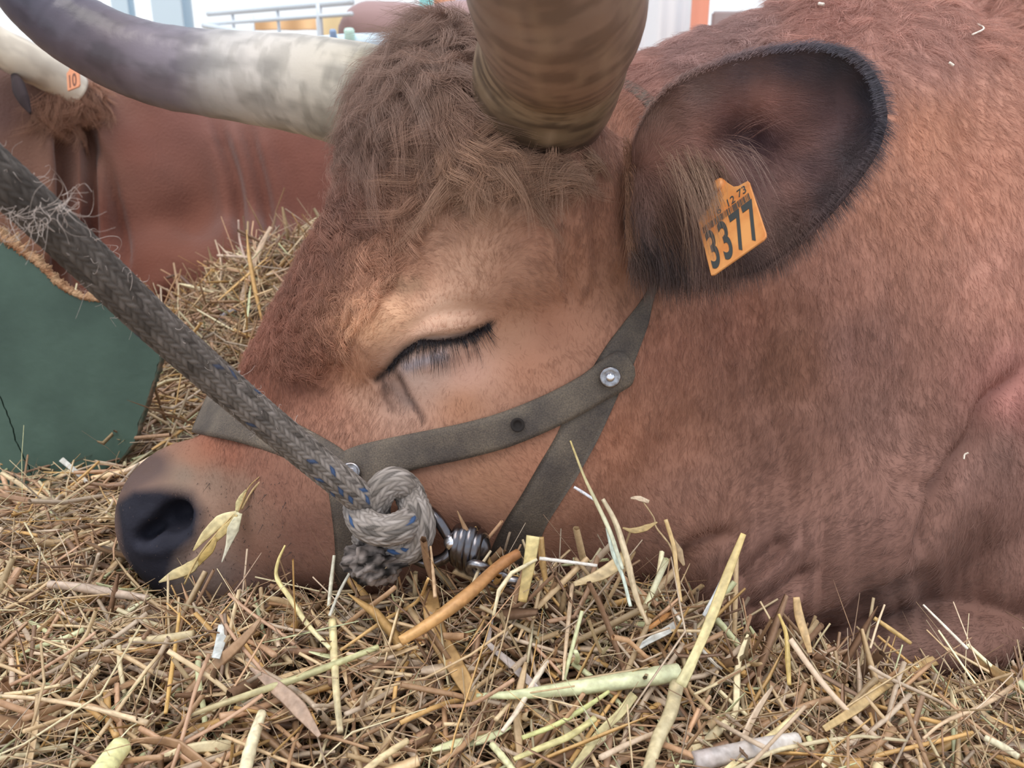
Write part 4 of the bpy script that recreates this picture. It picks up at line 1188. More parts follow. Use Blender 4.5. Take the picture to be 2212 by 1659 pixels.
DIRS = np.array([ # px, py, dx, dy(down), length mm, lift
    (420,980,.5,.6,4,.25),(500,950,.2,1,7,.3),(560,860,.1,1,9,.35),(600,1050,.6,.8,6,.25),(500,1150,.4,.6,3,.3),(400,1200,.3,.7,2,.4),(700,1150,.7,.6,6,.25),(330,1040,.2,.6,2,.4),
    (600,700,-.4,1,10,.4),(650,560,-.5,.9,13,.5),(760,820,-.3,.8,8,.35),(700,880,.1,1,9,.35),(760,900,.3,1,10,.4),(820,760,-.9,.3,6,.25),(780,680,-.8,.5,7,.3),
    (900,630,-.5,-.8,6,.3),(960,680,.1,-1,5,.25),(1020,560,-.3,-.9,8,.3),(980,500,-.8,-.4,9,.35),(880,560,-.9,.4,9,.35),(1080,520,.5,-.7,9,.3),(1150,600,.7,.3,8,.3),
    (900,800,-.1,1,6,.2),(1000,820,.1,1,6,.2),(1100,760,.3,1,7,.2),(1200,700,.3,1,7,.2),(1250,560,.15,1,8,.25),(1300,450,.1,1,9,.25),(1350,300,.3,1,10,.3),
    (900,900,.1,1,8,.3),(1100,870,.3,1,7,.25),(900,1070,.8,.6,7,.22),(1050,1050,.8,.6,7,.22),(1180,1000,.7,.8,7,.22),(1150,1180,.9,.3,8,.25),
    (1450,750,.1,1,10,.25),(1500,950,-.1,1,10,.25),(1350,1000,.4,1,9,.25),(1600,700,.05,1,12,.3),(1700,800,0,1,12,.3),(1900,400,.3,1,13,.35),(2100,300,.5,.9,14,.35),(2180,600,.2,1,13,.3),(2000,700,.1,1,13,.3),
    (1800,80,-.8,.3,20,.45),(1950,60,.6,.5,18,.4),(1600,70,-.5,.4,22,.5),(1500,120,-.9,.2,18,.45),(1430,230,-1,.2,15,.35),(1650,150,.2,.8,18,.4),
    (1900,950,.3,.9,12,.3),(1960,1020,.8,-.3,10,.3),(1850,1050,-.7,.6,11,.3),(1700,1080,-.9,.4,11,.3),(1900,1180,-1,.3,11,.3),(1600,1250,-.6,.7,10,.3),(1750,1300,-.9,.4,10,.3),(2100,1100,-.2,1,11,.3),(2180,950,.6,.6,12,.3),(1950,1350,-1,.1,8,.3),(1450,1180,.8,.5,9,.3)], float)

def comb(px, py, n, D=None, jitter=.22, rng=RNG):
    f = idw(px, py, DIRS, pw=2.6)
    d = f[:, 0:2] / (np.linalg.norm(f[:, 0:2], axis=1)[:, None] + 1e-6)
    return d, f[:, 2], f[:, 3]

def fur(name, v, q, nrm_v, n, weight, dirs, colf, parent, r0=.00011, k=4, seed=3, clump=.35, jit=.25, bright=(.84, 1.18)):
    rng = np.random.default_rng(seed)
    p, tri = surf_sample(v, q, n, weight, seed)
    nr = nrm_v[tri].mean(1); nr /= np.linalg.norm(nr, axis=1)[:, None] + 1e-9
    px, py, D = proj(p)
    d2, L, lift = dirs(px, py)
    # tuft noise: neighbours share a swing
    swing = (fbm(p * 110, 31, 2) - .5) * 2 * clump * 2.2 + (fbm(p * 38, 33, 2) - .5) * 1.0 * clump + rng.normal(size=n) * jit
    c, s = np.cos(swing), np.sin(swing)
    dx = d2[:, 0] * c - d2[:, 1] * s; dy = d2[:, 0] * s + d2[:, 1] * c
    t = dx[:, None] * RGT - dy[:, None] * UPV
    t = t - nr * (t * nr).sum(1)[:, None]; t /= np.linalg.norm(t, axis=1)[:, None] + 1e-6
    L = L * .001 * rng.uniform(.6, 1.25, n)
    lift = lift * rng.uniform(.5, 1.5, n) + (fbm(p * 110, 35, 2) - .5) * .5 * clump
    u = np.linspace(0, 1, k)[None, :, None]
    pts = (p - nr * .0006)[:, None, :] + t[:, None, :] * (L[:, None, None] * u) + nr[:, None, :] * (L * np.clip(lift, .08, 1.2))[:, None, None] * (u - .55 * u * u)
    b2 = np.cross(nr, t)
    pts += b2[:, None, :] * (rng.normal(size=n) * L * .18)[:, None, None] * u * u
    col = colf(p, px, py)
    br = rng.uniform(bright[0], bright[1], n) * (.82 + .36 * fbm(p * 90, 37, 2))
    rad = (r0 * np.array([1, .9, .65, .18]) if k == 4 else r0 * np.linspace(1, .15, k))
    o = make_curves(name, pts, rad, M_HAIR, np.clip(col * br[:, None], 0, 1), parent)
    return o
def view_mask(v, m=260):
    px, py, D = proj(v)
    return (px > -m) & (px < W + m) & (py > -m) & (py < 1480)
def w_body(c):
    px, py, D = proj(c); dirv = c - CAMP; dirv /= np.linalg.norm(dirv, axis=1)[:, None]
    w = ((px > 150) & (px < 3000) & (py > -300) & (py < 1480) & (D < 1.15)).astype(float)
    w *= np.interp(px, [200, 300, 520, 1350, 1700, 2300, 3000], [.2, .5, 1.6, 1.5, .9, .7, .12])
    w *= 1 - .95 * nose_mask(px, py)
    return w
cnw2 = vnormals(cw, cq)
# keep only strands that face the side the camera can see or could see a step aside
vd = cw - CAMP; vd /= np.linalg.norm(vd, axis=1)[:, None]
fv = (cnw2 * vd).sum(1)
okq = (fv[cq].min(1) < .25)
NF = 370000
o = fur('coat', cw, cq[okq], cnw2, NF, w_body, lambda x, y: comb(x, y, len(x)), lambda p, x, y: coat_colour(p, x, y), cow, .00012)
o['kind'] = 'stuff'; o['label'] = 'short red-brown coat hair'

# curly forelock and poll hair: wavy locks
def locks(name, poly, nclump, per, Lf, amp, seed, colf, parent, spread=.006, dirf=None, surf=(None, None, None), r0=.00013, k=9, turns=(.8, 2.0), liftf=.5):
    rng = np.random.default_rng(seed)
    v, q, nrm_v = surf
    def w(c):
        px, py, D = proj(c); return in_poly(px, py, poly).astype(float) * (D < (1.1 if parent is cow else 1.95))
    p, tri = surf_sample(v, q, nclump, w, seed)
    nr = nrm_v[tri].mean(1); nr /= np.linalg.norm(nr, axis=1)[:, None]
    px, py, D = proj(p)
    d2, L = dirf(px, py, rng)
    t = d2[:, :1] * RGT - d2[:, 1:2] * UPV
    t = t - nr * (t * nr).sum(1)[:, None]; t /= np.linalg.norm(t, axis=1)[:, None] + 1e-6
    b2 = np.cross(nr, t)
    u = np.linspace(0, 1, k)
    ph = rng.random(nclump) * 6.28; tn = rng.uniform(*turns, nclump); A_ = amp * rng.uniform(.5, 1.3, nclump)
    bend = rng.normal(size=nclump) * .55
    lf = liftf * rng.uniform(.5, 1.4, nclump)
    ax = (p[:, None] + t[:, None] * (L[:, None] * u)[..., None]
          + nr[:, None] * ((L * lf)[:, None] * (u * 1.0 - .8 * u * u))[..., None]
          + b2[:, None] * ((L * bend)[:, None] * u * u)[..., None]
          + b2[:, None] * (A_[:, None] * (np.sin(ph[:, None] + tn[:, None] * 6.28 * u) - np.sin(ph)[:, None]))[..., None]
          + nr[:, None] * (A_[:, None] * .6 * (np.cos(ph[:, None] + tn[:, None] * 6.28 * u) - np.cos(ph)[:, None]))[..., None])
    n = nclump * per
    ci = np.repeat(np.arange(nclump), per)
    off = (rng.normal(size=(n, 1)) * t[ci] + rng.normal(size=(n, 1)) * b2[ci]) * spread
    conv = (1 - .55 * np.clip(u * 1.4, 0, 1))[None, :, None]
    fr_ = rng.normal(size=(n, 3)) * .0024
    pts = ax[ci] + off[:, None] * conv + fr_[:, None] * (u ** 1.5)[None, :, None]
    ls = rng.uniform(.7, 1.1, n)
    # shorten strands by sampling part of the lock
    base = pts[:, :1]
    pts = base + (pts - base) * ls[:, None, None]
    pts[:, 0] -= nr[ci] * .002
    col = colf(p, px, py)[ci] * 1.30 * (rng.uniform(.8, 1.2, n) * np.repeat(rng.uniform(.8, 1.2, nclump), per))[:, None]
    o = make_curves(name, pts, r0 * np.linspace(1, .25, k), M_HAIR, np.clip(col, 0, 1), parent)
    o['kind'] = 'stuff'
    return o
S = (cw, cq, cnw2)
POLL = [(700, 330), (715, 200), (760, 110), (850, 30), (960, -20), (1050, 10), (1045, 160), (1050, 260), (1110, 330), (1200, 380), (1150, 430), (1040, 400), (960, 420), (880, 520), (800, 560), (700, 540), (660, 520)]
FORE = [(640, 520), (700, 500), (820, 500), (880, 560), (830, 640), (770, 700), (720, 800), (620, 800), (530, 780)]
def poll_dir(px, py, rng):
    ctl = np.array([(720,250,-.3,1,38),(800,150,-.5,1,48),(900,80,-.6,.9,55),(1000,60,-.4,1,60),(1000,200,-.3,1,52),(900,250,-.5,1,45),(800,350,-.5,1,34),(950,330,-.2,1,42),(1060,340,.2,1,38),(1150,380,.6,.8,28),(850,480,-.6,1,24),(700,480,-.5,1,22)], float)
    f = idw(px, py, ctl, pw=3); a = rng.normal(size=len(px)) * .55; c, s = np.cos(a), np.sin(a)
    d = f[:, :2]; d = d / np.linalg.norm(d, axis=1)[:, None]
    return np.stack([d[:, 0]*c - d[:, 1]*s, d[:, 0]*s + d[:, 1]*c], 1), f[:, 2] * .001 * rng.uniform(.6, 1.15, len(px))
o = locks('forelock', POLL, 1500, 36, None, .0050, 5, lambda p, x, y: coat_colour(p, x, y), cow, .0045, poll_dir, S, .00013, 11, (.9, 2.2), .42)
o['label'] = 'shaggy wavy hair between the horns'
def fore_dir(px, py, rng):
    a = rng.normal(size=len(px)) * .5; c, s = np.cos(a), np.sin(a); d = np.tile([-.45, .9], (len(px), 1))
    return np.stack([d[:, 0]*c - d[:, 1]*s, d[:, 0]*s + d[:, 1]*c], 1), np.interp(py, [500, 800], [.022, .012]) * rng.uniform(.7, 1.2, len(px))
o = locks('forehead_curls', FORE, 1500, 30, None, .0026, 6, lambda p, x, y: coat_colour(p, x, y), cow, .0034, fore_dir, S, .00013, 8, (.8, 1.8), .6)
o['label'] = 'tight red curls on the forehead'
HB = [(985, 250), (1035, 235), (1050, 290), (1120, 335), (1200, 352), (1285, 320), (1290, 370), (1200, 410), (1120, 405), (1040, 385), (980, 330)]
def hb_dir(px, py, rng):
    a = rng.normal(size=len(px)) * .6; c, s = np.cos(a), np.sin(a); d = np.stack([np.interp(px, [980, 1100, 1280], [.3, .5, .2]), np.full(len(px), .9)], 1)
    return np.stack([d[:, 0]*c - d[:, 1]*s, d[:, 0]*s + d[:, 1]*c], 1), np.interp(px, [980, 1150, 1290], [.042, .034, .014]) * rng.uniform(.7, 1.2, len(px))
o = locks('horn_base_hair', HB, 340, 44, None, .0056, 8, lambda p, x, y: np.tile(lin((158, 126, 106)), (len(p), 1)), cow, .004, hb_dir, S, .00013, 10, (.5, 1.2), .8)
o['label'] = 'lighter brown curls round the root of the near horn'
# hair along the crest of the neck
CREST = [(1380, 60), (1500, 0), (1700, -60), (2300, -80), (2300, 120), (1900, 110), (1700, 90), (1500, 150), (1380, 170)]
def crest_dir(px, py, rng):
    a = rng.normal(size=len(px)) * .6; c, s = np.cos(a), np.sin(a); d = np.stack([np.interp(px, [1400, 1700, 2100], [-1, -.5, .5]), np.full(len(px), .45)], 1)
    return np.stack([d[:, 0]*c - d[:, 1]*s, d[:, 0]*s + d[:, 1]*c], 1), .024 * rng.uniform(.6, 1.2, len(px))
o = locks('neck_crest_hair', CREST, 1100, 26, None, .002, 9, lambda p, x, y: coat_colour(p, x, y), cow, .006, crest_dir, S, .00014, 8, (.4, 1.0), .5)
o['label'] = 'longer ruffled hair on the crest of the neck'

FR2 = [(85, 205), (205, 175), (225, 230), (190, 275), (110, 285), (80, 250)]
def fr2_dir(px, py, rng):
    return np.stack([rng.normal(size=len(px)) * .35 + .1, np.ones(len(px))], 1), .055 * rng.uniform(.6, 1.2, len(px))
o = locks('crown_fringe', FR2, 130, 26, None, .006, 19, lambda p, x, y: np.tile(lin((150, 112, 92)), (len(p), 1)), cow2, .010, fr2_dir, (bw, bq, vnormals(bw, bq)), .0003, 8, (.3, .9), .3)
o['label'] = 'light brown fringe behind the horn'

# ear fur
ED = np.array([(1400,300,.3,-.7,12,.3),(1400,450,.3,1,14,.4),(1480,250,.8,-.2,12,.25),(1600,170,1,-.05,10,.2),(1800,150,1,.1,9,.2),(1870,250,1,.3,9,.3),(1700,270,.9,-.1,14,.25),(1800,360,.7,.5,12,.3),(1720,460,.6,.6,14,.3),(1600,540,.4,.9,14,.3),(1640,380,.5,.7,7,.2),(1580,360,.5,.8,7,.2),(1600,450,.4,.9,7,.2),(1500,400,.5,1,18,.4)], float)
ecnt = vnormals(ev, eq)
o = fur('ear_fur', ev, eq, ecnt, 42000, None, lambda x, y: (lambda f: (f[:, :2] / (np.linalg.norm(f[:, :2], axis=1)[:, None] + 1e-6), f[:, 2], f[:, 3]))(idw(x, y, ED, pw=2.6)), ear_colour, ear, .00012, 5, 13, .25, .2)
o['kind'] = 'stuff'
rng = np.random.default_rng(66); rim = []; rc = []
edge = np.vstack([np.stack([eu[:, 0], eu[:, 1], ed[:, 0]], 1), np.stack([el[:, 0], el[:, 1], ed[:, -1]], 1)])
cenr = np.array([1640, 350])
for i in range(5200):
    k_ = rng.integers(len(edge)); x, y, D_ = edge[k_] + np.array([rng.normal() * 4, rng.normal() * 4, 0])
    if x < 1372: continue
    low = k_ >= NU
    o_ = np.array([x - cenr[0], y - cenr[1]]); o_ /= np.linalg.norm(o_); tg = np.array([1.0, .25]) if not low else np.array([.35, .8])
    dd = o_ * rng.uniform(.2, .7) + tg * .7; L_ = rng.uniform(12, 30) * (1.5 if low else 1)
    u = np.linspace(0, 1, 5)[:, None]; a = P(x - dd[0] * 10, y - dd[1] * 10, D_ - .002); b_ = P(x + dd[0] * L_, y + dd[1] * L_, D_ + rng.uniform(-.004, .006))
    rim.append(a * (1 - u) + b_ * u + UPV * (.0015 * np.sin(u * 3))); rc.append(ear_colour(None, np.array([x]), np.array([y]))[0] * rng.uniform(.6, 1.2))
o = make_curves('ear_rim_hair', np.array(rim), .00012 * np.linspace(1, .3, 5), M_HAIR, np.clip(np.array(rc), 0, 1), ear); o['kind'] = 'stuff'
# long hair inside the ear and the dark tuft at its base
def long_hairs(name, roots, n, r0, colf, parent, seed, k=8, label=None):
    """roots: list of (px,py,D,spread px, dx,dy px end, toward cam m, weight)"""
    rng = np.random.default_rng(seed); out = []; cols = []
    wts = np.array([r[8] for r in roots], float); wts /= wts.sum()
    for i in rng.choice(len(roots), n, p=wts):
        x, y, D, sx, sy, dx, dy, fw, w, c = roots[i]
        x0 = x + rng.uniform(-1, 1) * sx; y0 = y + rng.uniform(-1, 1) * sy; g = rng.uniform(.55, 1.15)
        x1 = x0 + dx * g + rng.normal() * 12; y1 = y0 + dy * g + rng.normal() * 12
        a = P(x0, y0, D + rng.uniform(-.004, .004)); b_ = P(x1, y1, D - fw * .3 + rng.normal() * .004)
        m_ = P((x0 * .5 + x1 * .5) + dy * .10 * rng.uniform(.2, 1.4), (y0 * .5 + y1 * .5) - abs(dx) * .12 - 4, D - fw)
        u = np.linspace(0, 1, k)[:, None]
        out.append(a * (1-u)**2 + 2 * m_ * u * (1-u) + b_ * u * u); cols.append(lin(c) * rng.uniform(.6, 1.35))
    o = make_curves(name, np.array(out), r0 * np.linspace(1, .3, k), M_HAIR, np.clip(np.array(cols), 0, 1), parent)
    o['kind'] = 'stuff'
    if label: o['label'] = label
    return o
long_hairs('ear_tuft', [
    (1395, 410, .618, 34, 60, 36, 110, .012, 3, (150, 110, 88)), (1415, 480, .612, 36, 50, 40, 120, .012, 4, (76, 62, 60)), (1365, 450, .622, 16, 80, 20, 90, .006, 3, (150, 112, 90)), (1450, 440, .602, 45, 60, 60, 130, .016, 4, (104, 76, 64)),
    (1470, 520, .60, 55, 40, 20, 90, .012, 3, (74, 60, 58)), (1430, 380, .612, 40, 50, 60, 100, .014, 3, (122, 84, 64)), (1520, 390, .592, 35, 50, 55, 130, .016, 2, (112, 84, 70)),
    (1400, 560, .612, 45, 20, 15, 70, .008, 3, (96, 74, 66)), (1500, 580, .60, 70, 16, 10, 60, .006, 2, (84, 64, 58)), (1362, 350, .628, 16, 60, 10, 80, .006, 2, (150, 108, 86))],
    7500, .00013, None, ear, 21, label='dark fan of hair at the base of the ear')
long_hairs('ear_inner_hair', [
    (1470, 345, .592, 60, 40, 70, 200, .034, 4, (140, 110, 92)), (1500, 360, .588, 60, 40, 40, 230, .036, 3, (168, 138, 118)), (1510, 420, .588, 50, 60, 30, 190, .03, 2, (150, 126, 112)), (1560, 310, .592, 30, 20, 110, 60, .03, 1, (150, 120, 110)),
    (1600, 290, .60, 25, 20, 110, -40, .02, 1, (140, 104, 96)), (1610, 320, .60, 25, 20, 60, 130, .028, .8, (166, 140, 130)), (1490, 360, .588, 25, 25, 70, 170, .032, 2, (140, 112, 92))],
    230, .00010, None, ear, 22, label='long pale hairs falling across the tag')

long_hairs('tag_hair', [(1478, 350, .575, 40, 40, 70, 190, .040, 2, (150, 122, 104)), (1500, 400, .572, 30, 50, 50, 190, .036, 2, (140, 112, 96)), (1570, 330, .575, 30, 15, 110, 220, .03, .6, (166, 140, 128))],
    90, .00009, None, ear, 23, label='single hairs hanging over the tag')

# eyelashes
lid = catmull([(842, 792), (862, 768), (885, 748), (910, 733), (950, 733), (1000, 726), (1040, 706), (1060, 694)], 60)
ls_ = []; rng = np.random.default_rng(4)
for i in range(900):
    t = rng.random(); x, y = lid[int(t * 59)] + rng.normal(size=2) * 1.6; h = hit(x, y + 2)
    if h is None: continue
    a = h[0]; n_ = h[1]; long_ = rng.random() < .15
    L = (rng.uniform(40, 84) if long_ else rng.uniform(10, 28)) * np.interp(t, [0, .18, .3, .85, 1], [.25, .45, 1, 1, .55])
    ang = np.interp(t, [0, .3, .7, 1], [.1, .02, .22, .55]) + rng.normal() * .10
    h2 = hit(x + math.sin(ang) * L, y + math.cos(ang) * L)
    if h2 is None: continue
    e_ = h2[0] + h2[1] * .004; m_ = (a + e_) / 2 + n_ * .006; u = np.linspace(0, 1, 6)[:, None]
    ls_.append((a - n_ * .001) * (1-u)**2 + 2 * m_ * u * (1-u) + e_ * u * u)
ls_ = np.array(ls_)
o = make_curves('eyelashes', ls_, .00012 * np.array([1.4, 1.2, 1, .8, .6, .3]), M_HAIR, np.tile(lin((46, 42, 46)), (len(ls_), 1)), cow); o['kind'] = 'stuff'; o['label'] = 'long dark eyelashes of the closed eye'
# whisker stubble dots of the muzzle
wk = []
for i in range(150):
    x = rng.uniform(400, 640); y = rng.uniform(1040, 1280); h = hit(x, y)
    if h is None: continue
    d = h[1] * .6 + RGT * rng.normal() * .4 - UPV * .6; d /= np.linalg.norm(d); L = rng.uniform(.0012, .003) * (5 if rng.random() < .05 else 1)
    u = np.linspace(0, 1, 4)[:, None]; wk.append(h[0] + d * L * u)
wk = np.array(wk); o = make_curves('whiskers', wk, np.array([.00028, .0002, .00012, .00005]), M_HAIR, np.tile(lin((50, 42, 42)), (len(wk), 1)), cow); o['kind'] = 'stuff'
# ------------------------------------------------------------------ straw
def mat_straw(name, thin=0.0):
    m, nt, b = new_mat(name)
    at = nt.nodes.new('ShaderNodeAttribute'); at.attribute_name = 'Col'
    tc = nt.nodes.new('ShaderNodeTexCoord')
    n1 = nt.nodes.new('ShaderNodeTexNoise'); n1.inputs['Scale'].default_value = 260; n1.inputs['Detail'].default_value = 4
    nt.links.new(tc.outputs['Object'], n1.inputs['Vector'])
    r = nt.nodes.new('ShaderNodeValToRGB'); r.color_ramp.elements[0].position = .3; r.color_ramp.elements[0].color = (.74, .68, .60, 1); r.color_ramp.elements[1].position = .62; r.color_ramp.elements[1].color = (1.08, 1.08, 1.06, 1)
    nt.links.new(n1.outputs['Fac'], r.inputs[0])
    mx = nt.nodes.new('ShaderNodeMix'); mx.data_type = 'RGBA'; mx.blend_type = 'MULTIPLY'; mx.inputs['Factor'].default_value = .6
    nt.links.new(at.outputs['Color'], mx.inputs['A']); nt.links.new(r.outputs[0], mx.inputs['B']); nt.links.new(mx.outputs['Result'], b.inputs['Base Color'])
    b.inputs['Roughness'].default_value = .42; b.inputs['Specular IOR Level'].default_value = .45
    return m
M_STRAW = mat_straw('straw')
PAL = np.array([lin(c) for c in [(196,168,128),(214,190,150),(206,164,100),(170,134,100),(184,164,142),(224,210,170),(202,206,160),(140,108,84),(190,150,116),(210,186,160),(176,140,112),(150,124,104)]])
PAL = PAL * .92 + (PAL @ np.array([.3, .6, .1]))[:, None] * .08 * np.array([1.04, .98, .98])
PALW = np.array([.17,.11,.08,.16,.10,.05,.03,.10,.08,.05,.05,.02]); PALW /= PALW.sum()

def stalk_batch(c, az, el, L, wd, kind, col, bend, rng, roll=None):
    """vectorised stalks: c centre (n,3), azimuth, elevation, length, width, kind 0 round / 1 blade"""
    n = len(c); K = 4
    d = np.stack([np.cos(el) * np.cos(az), np.cos(el) * np.sin(az), np.sin(el)], 1)
    side = np.stack([-np.sin(az), np.cos(az), np.zeros(n)], 1); up = np.cross(d, side)
    u = np.linspace(-.5, .5, K)
    ra = rng.random(n) * 6.28
    bd = side * np.cos(ra)[:, None] + up * np.sin(ra)[:, None]
    kink = rng.uniform(-.3, .3, n)
    sh = np.abs(u[None, :] - kink[:, None]) * 2
    path = c[:, None] + d[:, None] * (L[:, None] * u)[..., None] + bd[:, None] * ((bend * L)[:, None] * sh)[..., None]
    rl = rng.random(n) * 3.14 if roll is None else roll
    s1 = side * np.cos(rl)[:, None] + up * np.sin(rl)[:, None]; s2 = np.cross(d, s1)
    out_v = []; out_f = []; out_c = []
    off = 0
    for kd, SD in ((0, 5), (1, 4)):
        m = np.nonzero(kind == kd)[0]
        if not len(m): continue
        th = np.arange(SD) * 2 * math.pi / SD
        fl = .75 if kd == 0 else .10
        w_ = wd[m] * (1 if kd == 0 else 1.35)
        prof = np.array([1, 1, 1, .92]) if kd == 0 else np.array([.55, 1, .95, .12])
        P_ = path[m][:, :, None] + (w_[:, None, None, None] / 2) * prof[None, :, None, None] * (np.cos(th)[None, None, :, None] * s1[m][:, None, None] + fl * np.sin(th)[None, None, :, None] * s2[m][:, None, None])
        nv = K * SD
        V_ = P_.reshape(-1, 3)
        base = []
        for i in range(K - 1):
            for j in range(SD): base.append((i*SD+j, i*SD+(j+1) % SD, (i+1)*SD+(j+1) % SD, (i+1)*SD+j))
        base = np.array(base)
        F_ = (np.arange(len(m))[:, None, None] * nv + base[None]).reshape(-1, 4) + off
        cc = col[m][:, None, :] * rng.uniform(.86, 1.12, (len(m), K))[..., None]
        C_ = np.repeat(cc, SD, axis=1).reshape(-1, 3)
        out_v.append(V_); out_f.append(F_); out_c.append(C_); off += len(V_)
    return np.vstack(out_v), np.concatenate(out_f), np.clip(np.vstack(out_c), 0, 1)

def scatter(n, xr, yr, layer, Lr, wr, seed, steep=.25, clear=True, tint=None):
    rng = np.random.default_rng(seed)
    x = rng.uniform(*xr, n); y = rng.uniform(*yr, n)
    if tint is None: tint = np.ones(3)
    h = gh(x, y)
    lay = rng.random(n) * layer
    el = rng.normal(size=n) * steep * (.4 + lay / layer); L = rng.uniform(*Lr, n) ** 1.0; L *= np.where(rng.random(n) < .2, 1.5, 1)
    el = np.clip(el, -1.2, 1.2)
    z = h + lay + np.abs(np.sin(el)) * L * .32
    az = rng.random(n) * 6.28
    wd = rng.uniform(*wr, n) * rng.choice([.35, .6, 1, 1, 1.6], n)
    kind = (rng.random(n) < .38).astype(int)
    pal = rng.choice(len(PAL), n, p=PALW)
    # deeper straw is coloured darker, painting in the shade of the gaps
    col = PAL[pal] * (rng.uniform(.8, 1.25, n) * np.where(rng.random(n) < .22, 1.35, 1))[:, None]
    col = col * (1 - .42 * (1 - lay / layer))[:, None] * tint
    bend = np.abs(rng.normal(size=n)) * np.where(rng.random(n) < .3, .16, .03)
    c = np.stack([x, y, z], 1)
    return c, az, el, L, wd, kind, col, bend, rng
def in_hide(c, marg=0.0):
    """true for points inside the near cow"""
    out = np.zeros(len(c), bool)
    for i, p in enumerate(c):
        loc, nrm, idx, d = bvh.find_nearest(Vector(p), .09)
        if loc is not None and (Vector(p) - loc).dot(nrm) < marg: out[i] = True
    return out
bulk = []
for args in [(7600, (-.62, .62), (.36, .92), .030, (.03, .085), (.0026, .0060), 101, .22),
             (5200, (-.50, .52), (.42, .78), .040, (.015, .06), (.0014, .0044), 106, .45),
             (5500, (-.60, .60), (.38, .85), .048, (.03, .11), (.0007, .0016), 108, .35),
             (3600, (-1.3, 1.3), (.60, 1.35), .030, (.035, .10), (.0024, .005), 102, .20),
             (5200, (-.95, .05), (.95, 1.95), .045, (.04, .11), (.0024, .0048), 103, .35),
             (2600, (-.75, -.05), (1.25, 1.95), .075, (.04, .12), (.0022, .0044), 107, .55),
             (2200, (-2.6, 2.6), (1.3, 3.0), .04, (.06, .14), (.003, .006), 104, .25),
             (1600, (-.10, .30), (.50, .68), .055, (.03, .07), (.0020, .0050), 105, .60)]:
    a = list(scatter(*args[:7], steep=args[7]))
    keep = ~in_hide(a[0], .004) if args[1][0] > -2 else np.ones(len(a[0]), bool)
    L_, el_ = a[3], a[2]
    for s_ in (-.45, .45):   # both ends must stay out of the hide as well
        d = np.stack([np.cos(el_) * np.cos(a[1]), np.cos(el_) * np.sin(a[1]), np.sin(el_)], 1)
        if args[1][0] > -2: keep &= ~in_hide(a[0] + d * (L_ * s_)[:, None], .002)
    qx_, qy_, qd_ = proj(a[0]); keep &= ~((qd_ < .40) )
    a = [z[keep] if isinstance(z, np.ndarray) else z for z in a]
    bulk.append(stalk_batch(*a))
vs_, fs_, cs_ = [], [], []; off = 0
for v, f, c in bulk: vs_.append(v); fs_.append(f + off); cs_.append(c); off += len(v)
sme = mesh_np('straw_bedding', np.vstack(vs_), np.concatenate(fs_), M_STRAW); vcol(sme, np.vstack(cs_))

so = link('straw_bedding', sme); tag(so, 'deep bed of loose tangled straw around and in front of the cows', 'straw', kind='stuff')

# single stalks on the top of the bed, each an object of its own
protos = []
rng = np.random.default_rng(77)
for i in range(48):
    kd = np.array([1 if rng.random() < .3 else 0]); L = np.array([rng.uniform(.05, .12)]); wd = np.array([rng.uniform(.003, .0062)])
    SD = 7 if kd[0] == 0 else 6; K = 9
    u = np.linspace(-.5, .5, K); kink = rng.uniform(-.2, .3); bd = abs(rng.normal()) * (.12 if rng.random() < .45 else .02)
    path = np.stack([u * L[0], bd * L[0] * np.abs(u - kink) * 2 + 0 * u, .03 * L[0] * np.sin(u * 5 + rng.random() * 6)], 1)
    prof = np.interp(u, [-.5, .5], [1, .85]) if kd[0] == 0 else np.sin(np.clip((u + .52) * 2.9, .12, 3.05)) ** .6
    v, f, s, th = tube_geo(path, prof * wd[0] / 2 * (1 if kd[0] == 0 else 1.5), SD, True, None, .8 if kd[0] == 0 else .12)
    me = mesh_np('straw_stalk', v, f, M_STRAW)
    pi_ = rng.choice(len(PAL), p=PALW); c = PAL[pi_] * rng.uniform(1.1, 1.4)
    vcol(me, np.clip(np.tile(c, (len(v), 1)) * (rng.uniform(.9, 1.1, (len(v), 1))), 0, 1)); protos.append((me, L[0], int(pi_), int(kd[0])))
cnt = 0; tries = 0; placed = []
